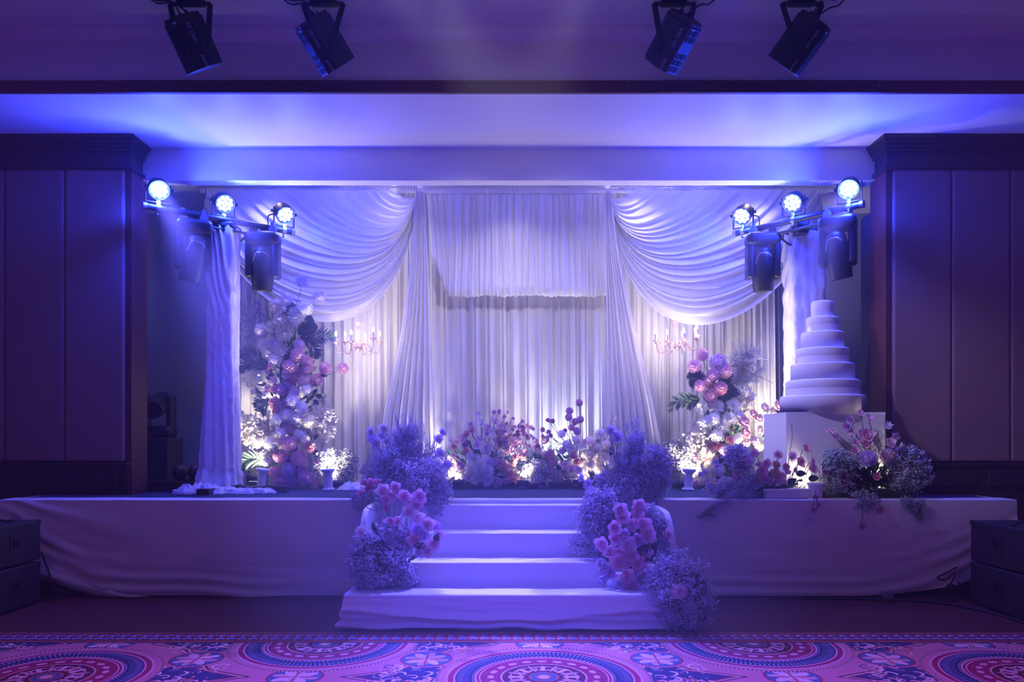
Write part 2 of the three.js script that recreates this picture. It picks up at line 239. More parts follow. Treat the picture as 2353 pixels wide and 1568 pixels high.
// steps: three boxed treads and a wider draped bottom step
{
  const g = thing('stage_steps', 'white cloth covered flight of steps up to the stage centre', 'steps', [0, 0, 0]);
  const D = [4.60, 4.87, 5.14, 5.41], Hh = [0.216, 0.366, 0.522, 0.688], xl = [-1.02, -0.86, -0.80, -0.78], xr = [0.90, 0.80, 0.76, 0.74];
  for (let i = 1; i < 4; i++) {
    const back = -FRONT + 0.02, w0 = xl[i], w1 = xr[i];
    // tread and riser as one cloth with a soft nosing
    mesh('step', sheet(120, 44, (u, v) => {
      const x = lerp(w0, w1, u), h = Hh[i], low = Hh[i - 1] - 0.004, run = (D[i + 1] ?? 5.56) - D[i], r = 0.012; let y, z;
      if (v < 0.4) { z = -D[i] - run * (1 - v / 0.4) - (v < 0.01 ? 0.02 : 0); y = h + 0.0015 * noise(x * 6, v * 8); }
      else if (v < 0.5) { const a = (v - 0.4) / 0.1 * Math.PI / 2; z = -D[i] + r * Math.sin(a); y = h - r * (1 - Math.cos(a)); }
      else { const t = (v - 0.5) / 0.5; y = lerp(h - r, low, t); z = -D[i] + r + 0.008 * t + 0.006 * noise(x * 2.5 + i * 9, t * 3) * t + 0.012 * Math.pow(t, 4) + 0.004 * noise(x * 7, t * 2 + i) * t; }
      return [x, y, z];
    }), M.clothPlain, g);
    mesh('side_panel', span(w0 - 0.012, w0, 0.005, Hh[i], -D[i], back), M.clothPlain, g);
    mesh('side_panel', span(w1, w1 + 0.012, 0.005, Hh[i], -D[i], back), M.clothPlain, g);
  }
  // bottom step: loose cloth with swags in its front face
  mesh('step', sheet(220, 80, (u, v) => {
    const h = Hh[0], r = 0.02; let x = lerp(xl[0], xr[0], u), y, z;
    const out = 0.02 * Math.pow(Math.abs(u * 2 - 1), 8);
    if (v < 0.3) { z = -D[0] - 0.29 * (1 - v / 0.3); y = h + 0.004 * noise(x * 4, v * 6); }
    else if (v < 0.36) { const a = (v - 0.3) / 0.06 * Math.PI / 2; z = -D[0] + r * Math.sin(a); y = h - r * (1 - Math.cos(a)); }
    else {
      const t = (v - 0.36) / 0.64, sag = 0.35 + 0.65 * Math.sin(Math.PI * clamp(u * 1.15 - 0.05, 0, 1)), hem = 0.012 + 0.01 * noise(x * 5, 1);
      y = lerp(h - r, hem, t); z = -D[0] + r + 0.016 * t;
      const arc = t * 1.15 - 0.55 * sag - 0.25;                                 // long slack fold lying along the foot
      z += 0.030 * Math.exp(-arc * arc * 60) + 0.014 * Math.sin(t * 22 + 4 * noise(x * 1.5, 3)) * t * t + 0.006 * noise(x * 3, t * 9);
      x += (u < 0.5 ? -1 : 1) * out * t * 2 * (1 + 0.4 * Math.sin(t * 16));
      if (t > 0.9) z += 0.012 * (t - 0.9) * 10;
    }
    return [x, y, z];
  }), M.cloth, g);
  for (const s of [0, 1]) mesh('side_panel', sheet(16, 20, (u, v) => { const x = s ? xr[0] : xl[0], k = s ? 1 : -1; return [x + k * (0.006 + 0.03 * v * Math.abs(Math.sin(u * 7)) + 0.012 * Math.sin(v * 14) * v), lerp(Hh[0], 0.006, v), -D[0] + 0.02 - u * 0.95]; }), M.cloth, g);
}
// white quarter-round cheek boards beside the steps
for (const s of [-1, 1]) {
  const sh = new THREE.Shape(); sh.moveTo(0, 0); sh.lineTo(0.62, 0); sh.quadraticCurveTo(0.60, 0.36, 0.42, 0.455); sh.quadraticCurveTo(0.36, 0.48, 0.0, 0.48); sh.lineTo(0, 0);
  const o = mesh('cheek_board', new THREE.ExtrudeGeometry(sh, { depth: 0.03, bevelEnabled: true, bevelSize: 0.006, bevelThickness: 0.006, bevelSegments: 2 }).rotateY(-Math.PI / 2).translate(0.015, 0, 0), M.plasterWhite);
  o.position.set(s < 0 ? -0.985 : 1.02, s < 0 ? 0.22 : 0.20, -5.53); if (s > 0) o.rotation.y = 0.06;
  tag(o, s < 0 ? 'white rounded cheek board behind the left stair flowers' : 'white rounded cheek board behind the right stair flowers', 'board', 'cheek boards beside the steps');
}

// ---------------------------------------------------------------- draped backdrop
const BD = 7.34;
{
  const g = thing('backdrop_curtain', 'full height white pleated backdrop curtain behind the stage flowers', 'curtain', [0, 0, 0]);
  const x0 = -2.96, x1 = 2.50, phase = []; let ph = 0; const N = 1500;
  for (let i = 0; i <= N; i++) { ph += (x1 - x0) / N * 6.2832 / (0.105 * (1 + 0.55 * noise(i * 0.03, 3) + 0.3 * noise(i * 0.11, 8))); phase.push(ph); }
  mesh('panel', sheet(N, 22, (u, v) => {
    const p = phase[Math.round(u * N)], x = lerp(x0, x1, u), a = 0.5 + 0.5 * noise(u * 33, 1);
    const k = lerp(0.55, 1, smooth(0, 0.35, v)), sway = 0.02 * noise(u * 14, v * 1.2);
    const z = (0.024 * a * Math.sin(p + 0.5 * noise(u * 30, v * 2)) + 0.012 * Math.sin(2 * p + 1 + v) + 0.012 * noise(u * 9, v)) * k;
    return [x + sway * v + 0.012 * Math.cos(p) * k, lerp(3.565, STAGE_Y + 0.004, v), -BD + z];
  }, [8, 3]), M.sheer, g);
  mesh('side_panel', sheet(60, 16, (u, v) => { const x = lerp(2.30, 2.50, u) + 0.03 * v; return [x, lerp(3.1, STAGE_Y + 0.004, v), -BD + 0.09 + 0.03 * Math.sin(u * 20 + 0.4 * noise(u * 4, v * 2))]; }), M.cloth, g);
  mesh('side_panel', sheet(50, 16, (u, v) => { const x = lerp(2.505, 2.62, u) + 0.02 * v; return [x, lerp(3.3, STAGE_Y + 0.004, v), -BD - 0.02 + 0.02 * Math.sin(u * 11)]; }), mat({ color: rgb(0.16, 0.16, 0.2), roughness: 0.9 }), g);
}
const railAt = (px, py) => at(px, py, 7.2);
{
  const g = thing('curtain_rail', 'long thin curtain rail with ruched heading along the stage ceiling', 'rail');
  mesh('rail', cyl(0.016, 0.016, 6.05, 12).rotateZ(Math.PI / 2).translate(0.05, 3.548, -7.24), M.plasterWhite, g);
  mesh('heading', sheet(900, 6, (u, v) => { const x = lerp(-2.98, 3.02, u), p = u * 6.0 / 0.022; return [x, 3.570 - 0.052 * v + 0.004 * noise(u * 300, v), -7.235 + 0.016 * Math.sin(v * Math.PI) + 0.006 * Math.sin(p * 6.28 * 0.9 + 2 * noise(u * 80, 1))]; }), M.sheer, g);
}
// gathered balloon valance between the two knots
{
  const o = mesh('balloon_valance', sheet(700, 90, (u, v) => {
    const top = railAt(lerp(978, 1394, u), 446), leftCut = smooth(0.16, 0, u), bottomY = railAt(0, 683 - 70 * leftCut * leftCut).y;
    const gather = (f, a) => a * Math.sin(u * f + 2.4 * noise(u * 40, v * 0.8)) ;
    let y, z; const puff = 0.17;
    if (v < 0.8) { const t = v / 0.8; y = lerp(top.y + 0.01, bottomY + 0.075, t); z = puff * Math.pow(t, 1.7) + 0.02; }
    else { const a = (v - 0.8) / 0.2 * Math.PI; y = bottomY + 0.075 * (1 - Math.sin(Math.min(a, Math.PI / 2))) + (a > Math.PI / 2 ? 0.03 * (1 - Math.sin(a)) : 0); z = puff + 0.02 - 0.11 * (1 - Math.cos(a)) / 2; }
    const amp = lerp(0.45, 1, v);
    z += gather(150, 0.016) * amp + gather(340, 0.008) * amp + 0.010 * noise(u * 120, v * 3) * smooth(0.6, 1, v);
    y += 0.012 * noise(u * 24, 5) * v + 0.010 * noise(u * 110, v * 2) * smooth(0.7, 0.9, v);
    return [top.x + leftCut * 0.09 * v, y, -7.2 + z - 0.06];
  }, [3, 2]), M.gauze);
  tag(o, 'gathered white balloon valance hanging at the centre of the backdrop', 'valance');
}
// swags: every fold is a hanging curve from the knot to the rail or the outer edge
function swag(name, label, K, E0, E1, E2, C1, C2, flip) {
  const o = mesh(name, sheet(130, 420, (u, v) => {
    const k = v, ex = k < 0.6 ? lerp(E0[0], E1[0], k / 0.6) : lerp(E1[0], E2[0], (k - 0.6) / 0.4), ey = k < 0.6 ? lerp(E0[1], E1[1], k / 0.6) : lerp(E1[1], E2[1], (k - 0.6) / 0.4);
    const w = (K[0] - ex) / (K[0] - E2[0]), s = 0.06 + 0.94 * Math.pow(k, 0.9);
    const kx = K[0] - flip * 5 * (1 - k), ky = K[1] + 6 * k;
    const c1 = [ex + C1[0] * w, ey + C1[1] * s], c2 = [K[0] + C2[0] * w, K[1] + C2[1] * s];
    const t = u, q = 1 - t, b = [q * q * q, 3 * q * q * t, 3 * q * t * t, t * t * t];
    const px = b[0] * ex + b[1] * c1[0] + b[2] * c2[0] + b[3] * kx, py = b[0] * ey + b[1] * c1[1] + b[2] * c2[1] + b[3] * ky;
    const env = Math.pow(Math.sin(Math.PI * clamp(0.06 + 0.94 * t, 0, 1)), 0.55), f = k * 6.2832 * 22 + 4.5 * noise(k * 9 + 3, t * 1.6) + 2.0 * noise(k * 22, t * 3);
    const fold = 0.5 + 0.5 * Math.sin(f), deep = 0.07 * (0.55 + 0.45 * noise(k * 17, 4)) * env;
    const p = at(px, py + (fold - 0.5) * 7 * env * (0.4 + k), 7.12);
    return [p.x, Math.min(p.y, 3.556), p.z + 0.16 * Math.sin(Math.PI * t) * (0.25 + 0.75 * k) + deep * Math.pow(fold, 0.8) + 0.012 * noise(k * 50, t * 5) * env + 0.015];
  }, [2, 2]), M.gauze);
  return tag(o, label, 'swag', 'swags across the backdrop top');
}
swag('curtain_swag', 'white draped swag sweeping down to the left knot', [962, 445], [905, 441], [478, 436], [470, 486], [120, 285], [-43, 462], 1);
swag('curtain_swag', 'white draped swag sweeping down to the right knot', [1396, 447], [1452, 441], [1880, 436], [1890, 494], [-122, 287], [40, 466], -1);
// cascades: gathered tails that fall from the knots and flare to the stage
function cascade(label, L, Rr, folds, zoff) {
  const path = (pts, y) => { for (let i = 1; i < pts.length; i++) if (y <= pts[i][1] || i === pts.length - 1) { const t = (y - pts[i - 1][1]) / (pts[i][1] - pts[i - 1][1]); return lerp(pts[i - 1][0], pts[i][0], t); } };
  const g = thing('curtain_cascade', label, 'curtain', [0, 0, 0], 0, 'curtain cascades below the knots');
  mesh('tail', sheet(160, 60, (u, v) => {
    const y = lerp(440, 1118, v), xl = path(L, y), xr = path(Rr, y), w = (xr - xl) * 7 / FOCAL;
    const uu = u + 0.02 * noise(u * 12, v * 2), p = at(lerp(xl, xr, uu), y, 7.0);
    return [p.x, p.y, p.z + zoff + 0.16 * w * Math.sin(uu * 6.2832 * folds + 1.6 * noise(u * 6, v * 1.5)) * 0.55 + 0.05 * w * Math.sin(uu * 6.2832 * folds * 2.3 + 2)];
  }, [1, 4]), M.gauze, g);
  mesh('knot', new THREE.SphereGeometry(0.04, 24, 16).scale(0.9, 1.5, 0.9).translate(at((L[0][0] + Rr[0][0]) / 2, 440, 6.97).x, 3.53, -6.96), M.cloth, g);
}
cascade('sheer white curtain tail falling from the left knot', [[955, 440], [944, 600], [922, 760], [885, 950], [862, 1118]], [[976, 440], [984, 600], [992, 800], [1002, 1118]], 6.5, 0);
cascade('sheer white curtain tail falling from the right knot', [[1388, 440], [1392, 700], [1390, 1118]], [[1403, 440], [1424, 600], [1460, 760], [1500, 930], [1532, 1118]], 7, 0);
// ---------------------------------------------------------------- light towers beside the backdrop
const font = await new FontLoader().loadAsync('fonts/droid/droid_sans_bold.typeface.json');
const glow = (r, g, b, k) => mat({ color: rgb(0.02, 0.02, 0.02), emissive: rgb(r, g, b), emissiveIntensity: k, roughness: 0.4 });
M.led = glow(0.75, 0.85, 1.0, 7);
M.bulbGlow = glow(1.0, 0.86, 0.66, 7);
M.floodGlow = glow(1.0, 0.9, 0.74, 6);
const parBody = lathe([[0.0, -0.12], [0.05, -0.118], [0.072, -0.095], [0.094, -0.02], [0.098, 0.06], [0.093, 0.065], [0.088, 0.045], [0.0, 0.043]], 32).rotateX(Math.PI / 2);
const parYoke = merge([box(0.224, 0.006, 0.03, 0, -0.14, 0), box(0.006, 0.19, 0.03, -0.109, -0.05, 0), box(0.006, 0.19, 0.03, 0.109, -0.05, 0)]);
const parKnob = cyl(0.016, 0.016, 0.03, 12).rotateZ(Math.PI / 2);
const ledGeo = cyl(0.0185, 0.0185, 0.006, 16).rotateX(Math.PI / 2);
const clampGeo = merge([cyl(0.034, 0.034, 0.04, 16).rotateX(Math.PI / 2), box(0.03, 0.05, 0.035, 0, 0.04, 0), cyl(0.008, 0.008, 0.07, 8, 0.02, -0.03, 0), box(0.05, 0.008, 0.012, 0.02, -0.065, 0)]);
function parLight(label, pos, aim, barTurn, boost = 1, tilt = 0) {
  const g = thing('stage_par_light', label, 'stage light', [pos.x, pos.y, pos.z], 0, 'round LED stage lights on the tower bars');
  g.scale.setScalar(0.84);
  const dir = V(aim[0], aim[1], aim[2]).sub(pos).normalize(), yaw = Math.atan2(dir.x, dir.z);
  const yoke = mesh('yoke', parYoke, M.black, g); yoke.rotation.set(0, yaw, tilt);
  const head = mesh('head', parBody, M.black, g); head.lookAt(V(pos.x, pos.y, pos.z).add(dir));
  for (let i = 0; i < 9; i++) { const l = mesh('led_lens', ledGeo, M.led, head); l.position.set(0.062 * Math.cos(i * 0.6981), 0.062 * Math.sin(i * 0.6981), 0.048); }
  for (let i = 0; i < 4; i++) { const l = mesh('led_lens', ledGeo, M.led, head); l.position.set(0.026 * Math.cos(i * 1.5708), 0.026 * Math.sin(i * 1.5708), 0.048); }
  for (const s of [-1, 1]) { const k = mesh('knob', parKnob, M.black, g); k.position.set(s * 0.122 * Math.cos(yaw), 0, -s * 0.122 * Math.sin(yaw)); k.rotation.y = yaw; }
  const c = mesh('clamp', clampGeo, M.steel, g); c.position.y = -0.185; c.rotation.y = barTurn;
  const from = g.position.clone().addScaledVector(dir, 0.064);
  spot(from.toArray(), aim, PARBLUE, POWER.par * boost, boost > 2.9 ? 0.13 : 0.29, 0.9, 3.2);
  const haloLight = new THREE.PointLight(rgb(...HALOBLUE), POWER.haloFill * (boost > 4.2 && boost !== 5 ? 2.4 : 1), 0, 2); haloLight.position.copy(g.position).addScaledVector(dir, 0.13); haloLight.castShadow = true; haloLight.shadow.radius = 2; scene.add(haloLight);   // added point light: halo in the haze, blue on walls around the lamp
  return g;
}
function superHead(a, b, c, n = 28) { return new THREE.SphereGeometry(1, n, n).scale(a, b, c); }
const mhBase = new RoundedBoxGeometry(0.29, 0.115, 0.20, 4, 0.045);
const mhArm = new RoundedBoxGeometry(0.06, 0.31, 0.15, 3, 0.024);
const mhHead = lathe([[0, 0.16], [0.05, 0.158], [0.078, 0.13], [0.092, 0.06], [0.094, -0.03], [0.088, -0.1], [0.083, -0.15], [0.078, -0.158], [0.07, -0.15], [0, -0.145]], 32);
const mhHandle = tube([[-0.07, -0.02, 0.1], [-0.04, 0.045, 0.105], [0.03, 0.045, 0.105], [0.06, 0.02, 0.1]], 0.0045, 20, 6);
function movingHead(label, pos, yaw, tilt, roll = 0, upright = false) {
  const g = thing('moving_head_light', label, 'stage light', [pos.x, pos.y, pos.z], yaw, 'moving head lights');
  const k = upright ? -1 : 1;
  mesh('base', mhBase, M.black, g).position.y = 0.155 * k;
  if (!upright) mesh('clamp', clampGeo, M.steel, g).position.set(-0.08, 0.24, 0);
  if (!upright) mesh('clamp', clampGeo, M.steel, g).position.set(0.08, 0.24, 0);
  for (const s of [-1, 1]) mesh('yoke_arm', mhArm, M.black, g).position.set(s * 0.112, -0.03 * k, 0);
  const h = mesh('head', mhHead, M.black, g); h.position.set(0, -0.10 * k, 0); h.scale.set(1.02, 1.22, 1.02); h.rotation.set(upright ? tilt : tilt * 0.5, 0, roll * 0.6);
  mesh('lens', new THREE.CircleGeometry(0.066, 32).rotateX(Math.PI / 2).translate(0, -0.147, 0), mat({ color: rgb(0.02, 0.02, 0.03), roughness: 0.08 }), h);
  mesh('handle', mhHandle, M.steel, h).position.y = 0.06;
  return g;
}
function draperyTower(label, cx, d, halfW, twist, lean, puddle) {
  const g = thing('draped_tower', label, 'light stand', [cx, STAGE_Y, -d], 0, 'cloth draped light towers');
  const h = 2.25;
  mesh('mast', cyl(0.03, 0.03, h + 0.02, 12, 0, h / 2 - 0.02, 0), M.black, g);
  mesh('base_plate', span(puddle ? -0.42 : -0.14, puddle ? 0.36 : 0.14, 0, 0.05, 0.05, -0.05), M.black, g);
  mesh('base_plate', span(-0.05, 0.05, 0, 0.05, puddle ? 0.42 : 0.13, -0.3), M.black, g);
  mesh('cap', box(halfW * 2.1, 0.05, halfW * 2.0, 0, h + 0.01, 0, 0.02), M.black, g);
  mesh('cover', sheet(170, 150, (u, v) => {
    const y = lerp(h, 0.05, v), a = u * 6.2832 - 1.5708, low = smooth(0.45, 1, v);
    // square in section with soft corners; the cloth hangs looser towards the floor
    const ca = Math.cos(a), sa = Math.sin(a), m = Math.pow(Math.pow(Math.abs(ca), 5) + Math.pow(Math.abs(sa), 5), -0.2);
    const left = clamp(-ca * lean, 0, 1) * (0.4 + low), w = halfW * (1 + 0.04 * low) + 0.034 * left * low;
    const top = smooth(0.5, 0.0, v), diag = (a * 2.2 * twist + v * 15) + 2.2 * noise(u * 7, v * 3);
    let r = m * w + 0.022 * top * Math.sin(diag * 3.1 + 8 * noise(u * 3, v * 5)) * (0.5 + 0.5 * noise(u * 9, v * 7)) + 0.011 * (0.25 + low) * Math.sin(a * 13 * lean + v * 5 * twist + 3 * noise(u * 6, v * 2)) + 0.005 * noise(u * 40, v * 60) * (1 - top);
    if (v > 0.93) r += 0.025 * smooth(0.93, 1, v) + 0.012 * Math.sin(a * 9 + 4 * noise(u * 8, v * 20));
    return [ca * r, y + 0.02 * Math.sin(a * 2 + 1) * low, sa * r * 0.9];
  }, [2, 6]), M.satin, g);
  if (puddle) {
    const heap = (x0, z0, rx, rz, h, ph) => mesh('puddle', sheet(90, 34, (u, v) => {   // crumpled heap of spare cloth
      const a = u * 6.2832, k = v, edge = 1 + 0.22 * Math.sin(a * 3 + ph) + 0.14 * Math.sin(a * 7 + ph * 2), rad = k * edge, dome = Math.pow(Math.max(0, 1 - k * k), 0.6);
      const ridge = 0.5 + 0.5 * Math.sin(a * 9 + 7 * noise(a * 1.3 + ph, k * 4) + k * 5), crease = noise(Math.cos(a) * k * 5 + ph, Math.sin(a) * k * 5);
      return [x0 + Math.cos(a) * rad * rx, 0.004 + h * dome * (0.5 + 0.4 * ridge * k + 0.35 * crease), z0 + Math.sin(a) * rad * rz];
    }), M.satin, g);
    heap(-0.10, 0.24, 0.17, 0.13, 0.11, 0.4); heap(0.07, 0.22, 0.17, 0.11, 0.075, 1.9); heap(0.26, 0.2, 0.16, 0.09, 0.06, 3.3); heap(0.40, 0.16, 0.12, 0.07, 0.05, 5.1);
    mesh('foot_block', box(0.12, 0.06, 0.10, 0.535, 0.032, 0.12, 0.004), M.black, g);
  }
  return g;
}
draperyTower('light tower wrapped in white cloth pooling on the floor, behind the left flower column', -2.475, 6.47, 0.122, 1, 1, true);
draperyTower('light tower wrapped in diagonal white cloth, behind the tiered cake', 2.56, 6.63, 0.153, -1, -1, false);
for (const s of [-1, 1]) {
  const P = s < 0 ? [V(-2.83, 3.17, -6.05), V(-2.44, 3.17, -6.40), V(-2.02, 3.17, -6.70)] : [V(2.69, 3.17, -6.03), V(2.375, 3.17, -6.38), V(2.06, 3.17, -6.74)];
  const a = P[0], b = P[2], dir = b.clone().sub(a).normalize(), turn = Math.atan2(dir.x, dir.z);
  const bar = thing('lighting_bar', s < 0 ? 'horizontal steel lighting bar across the left cloth wrapped tower' : 'horizontal steel lighting bar across the right cloth wrapped tower', 'bar', [0, 0, 0], 0, 'lighting bars on the towers');
  const A = a.clone().addScaledVector(dir, -0.1), B = b.clone().addScaledVector(dir, 0.08); A.y = B.y = 3.012;
  mesh('tube', tube([A, A.clone().lerp(B, 0.5), B], 0.026, 4, 14), M.black, bar);
  mesh('tube', tube([A.clone().setY(2.93).addScaledVector(dir, 0.3), B.clone().setY(2.93).addScaledVector(dir, -0.35)], 0.012, 4, 8), M.black, bar);
  mesh('end_cap', cyl(0.03, 0.03, 0.03, 14).rotateX(Math.PI / 2).applyMatrix4(new THREE.Matrix4().makeRotationY(turn).setPosition(B)), M.steel, bar);
  mesh('end_cap', cyl(0.03, 0.03, 0.03, 14).rotateX(Math.PI / 2).applyMatrix4(new THREE.Matrix4().makeRotationY(turn).setPosition(A)), M.steel, bar);
  mesh('bracket', merge([box(0.10, 0.14, 0.12, (s < 0 ? -2.475 : 2.47), 2.98, s < 0 ? -6.43 : -6.47, 0.01)]), M.black, bar);
  const who = ['outermost round LED stage light on the ', 'middle round LED stage light on the ', 'innermost round LED stage light on the '], side = s < 0 ? 'left tower bar' : 'right tower bar';
  const aims = s < 0 ? [[-0.1, 0.0, -2.3], [0.65, 0.0, -2.6], [0.4, 0.0, -3.9]] : [[0.2, 0.0, -2.3], [-0.6, 0.0, -2.6], [-0.4, 0.0, -3.9]];
  P.forEach((p, i) => parLight(who[i] + side, p, aims[i], turn, s < 0 ? [8, 5, 1.3][i] : [4.5, 3.3, 1.2][i]));
  const m1 = a.clone().lerp(b, 0.26), m2 = a.clone().lerp(b, 0.82); m1.y = m2.y = 2.745;
  if (s > 0) { m1.lerpVectors(a, b, 0.10).setY(2.745); m2.lerpVectors(a, b, 0.80).setY(2.745); }
  movingHead('black moving head light hanging from the outer end of the ' + side, m1, s * -0.5, 0.35 * 1, s * 0.25);
  movingHead('black moving head light hanging from the inner end of the ' + side, m2, s * -0.12, 0.3, s * 0.12);
  tag(mesh('cable', tube([b.clone().add(V(-s * -0.05, 0.02, -0.1)), b.clone().add(V(s * 0.16, 0.0, -0.08)), b.clone().add(V(s * 0.14, -0.14, 0)), b.clone().lerp(a, 0.2).setY(2.98)], 0.006, 30, 6), M.rubber), s < 0 ? 'thin black cable looped behind the innermost left tower light' : 'thin black cable looped behind the innermost right tower light', 'cable');
  tag(mesh('cable', tube([m2.clone().add(V(s * 0.13, 0.2, 0)), m2.clone().add(V(s * 0.24, 0.10, 0.05)), m2.clone().add(V(s * 0.34, 0.22, 0.1)), a.clone().lerp(b, 0.45).setY(2.93)], 0.008, 30, 6), M.rubber), s < 0 ? 'black cable drooping between the left tower and its inner moving head' : 'black cable drooping between the right tower and its inner moving head', 'cable');
}
// upright moving head on a black road case at the far left of the stage, with odds and ends behind the tower
{
  const c = thing('road_case', 'black road case at the far left of the stage', 'case', [-3.28, STAGE_Y, -7.05]);
  mesh('body', box(0.29, 0.42, 0.32, 0, 0.23, 0, 0.008), M.boxPaint, c); mesh('lid', box(0.296, 0.06, 0.326, 0, 0.435, 0, 0.008), M.boxPaint, c);
  for (const s of [-1, 1]) mesh('corner', box(0.02, 0.04, 0.02, s * 0.14, 0.04, 0.155, 0.004), M.steel, c);
  const m = movingHead('black moving head light standing on the road case', V(-3.28, STAGE_Y + 0.465 + 0.21, -7.02), 0.15, -1.25, 0, true); m.scale.setScalar(1);
  const k = thing('equipment_case', 'low black equipment box on the stage beside the left tower foot', 'case', [-2.93, STAGE_Y, -6.62], -0.1);
  mesh('body', box(0.44, 0.075, 0.3, 0, 0.04, 0, 0.006), M.boxPaint, k); mesh('top_lip', box(0.45, 0.012, 0.31, 0, 0.08, 0, 0.004), M.black, k);
  const h = thing('work_lamp', 'small dark twin headed lamp resting on the low equipment box', 'lamp', [-2.82, STAGE_Y + 0.09, -6.58]);
  for (const x of [-0.07, 0.06]) mesh('head', superHead(0.06, 0.07, 0.06, 18).translate(x, 0.07, 0), M.black, h); mesh('bracket', box(0.2, 0.015, 0.05, 0, 0.008, 0), M.black, h);
  tag(mesh('cable', tube([[-3.4, STAGE_Y + 0.01, -6.75], [-3.2, STAGE_Y + 0.05, -6.7], [-3.1, STAGE_Y + 0.012, -6.66], [-2.9, STAGE_Y + 0.012, -6.42], [-2.7, STAGE_Y + 0.012, -6.40]], 0.008, 40, 6), M.rubber), 'black cable running along the stage from the road case to the left tower', 'cable');
  tag(mesh('cable', tube([[-3.2, STAGE_Y + 0.01, -6.8], [-3.12, STAGE_Y + 0.08, -6.72], [-3.04, STAGE_Y + 0.012, -6.58]], 0.007, 24, 6), M.rubber), 'short black cable humped on the stage beside the road case', 'cable');
}

// ---------------------------------------------------------------- black fixtures hung from the hall ceiling
const canSection = (() => { const s = new THREE.Shape(), w = 0.155, h = 0.15, c = 0.075; [[-w + c, -h], [w - c, -h], [w, -h + c], [w, h - c], [w - c, h], [-w + c, h], [-w, h - c], [-w, -h + c]].forEach(([x, y], i) => i ? s.lineTo(x, y) : s.moveTo(x, y)); s.closePath(); return s; })();
const canBody = new THREE.ExtrudeGeometry(canSection, { depth: 0.40, bevelEnabled: true, bevelSize: 0.006, bevelThickness: 0.006, bevelSegments: 2 }).translate(0, 0, -0.2);
const canCap = new THREE.ExtrudeGeometry(canSection, { depth: 0.03, bevelEnabled: true, bevelSize: 0.004, bevelThickness: 0.004, bevelSegments: 1 }).scale(0.94, 0.94, 1).translate(0, 0, 0.205);
const letter = (t, size) => new TextGeometry(t, { font, size, depth: 0.0008, curveSegments: 4 });
const M_lettering = mat({ color: rgb(0.35, 0.36, 0.42), roughness: 0.6 }), M_capRed = mat({ color: rgb(0.035, 0.016, 0.018), roughness: 0.6 }), M_slat = mat({ color: rgb(0.05, 0.05, 0.06), roughness: 0.6 }), M_tag = mat({ color: rgb(0.6, 0.6, 0.62), roughness: 0.6 });
const slotGeo = box(0.085, 0.003, 0.006);
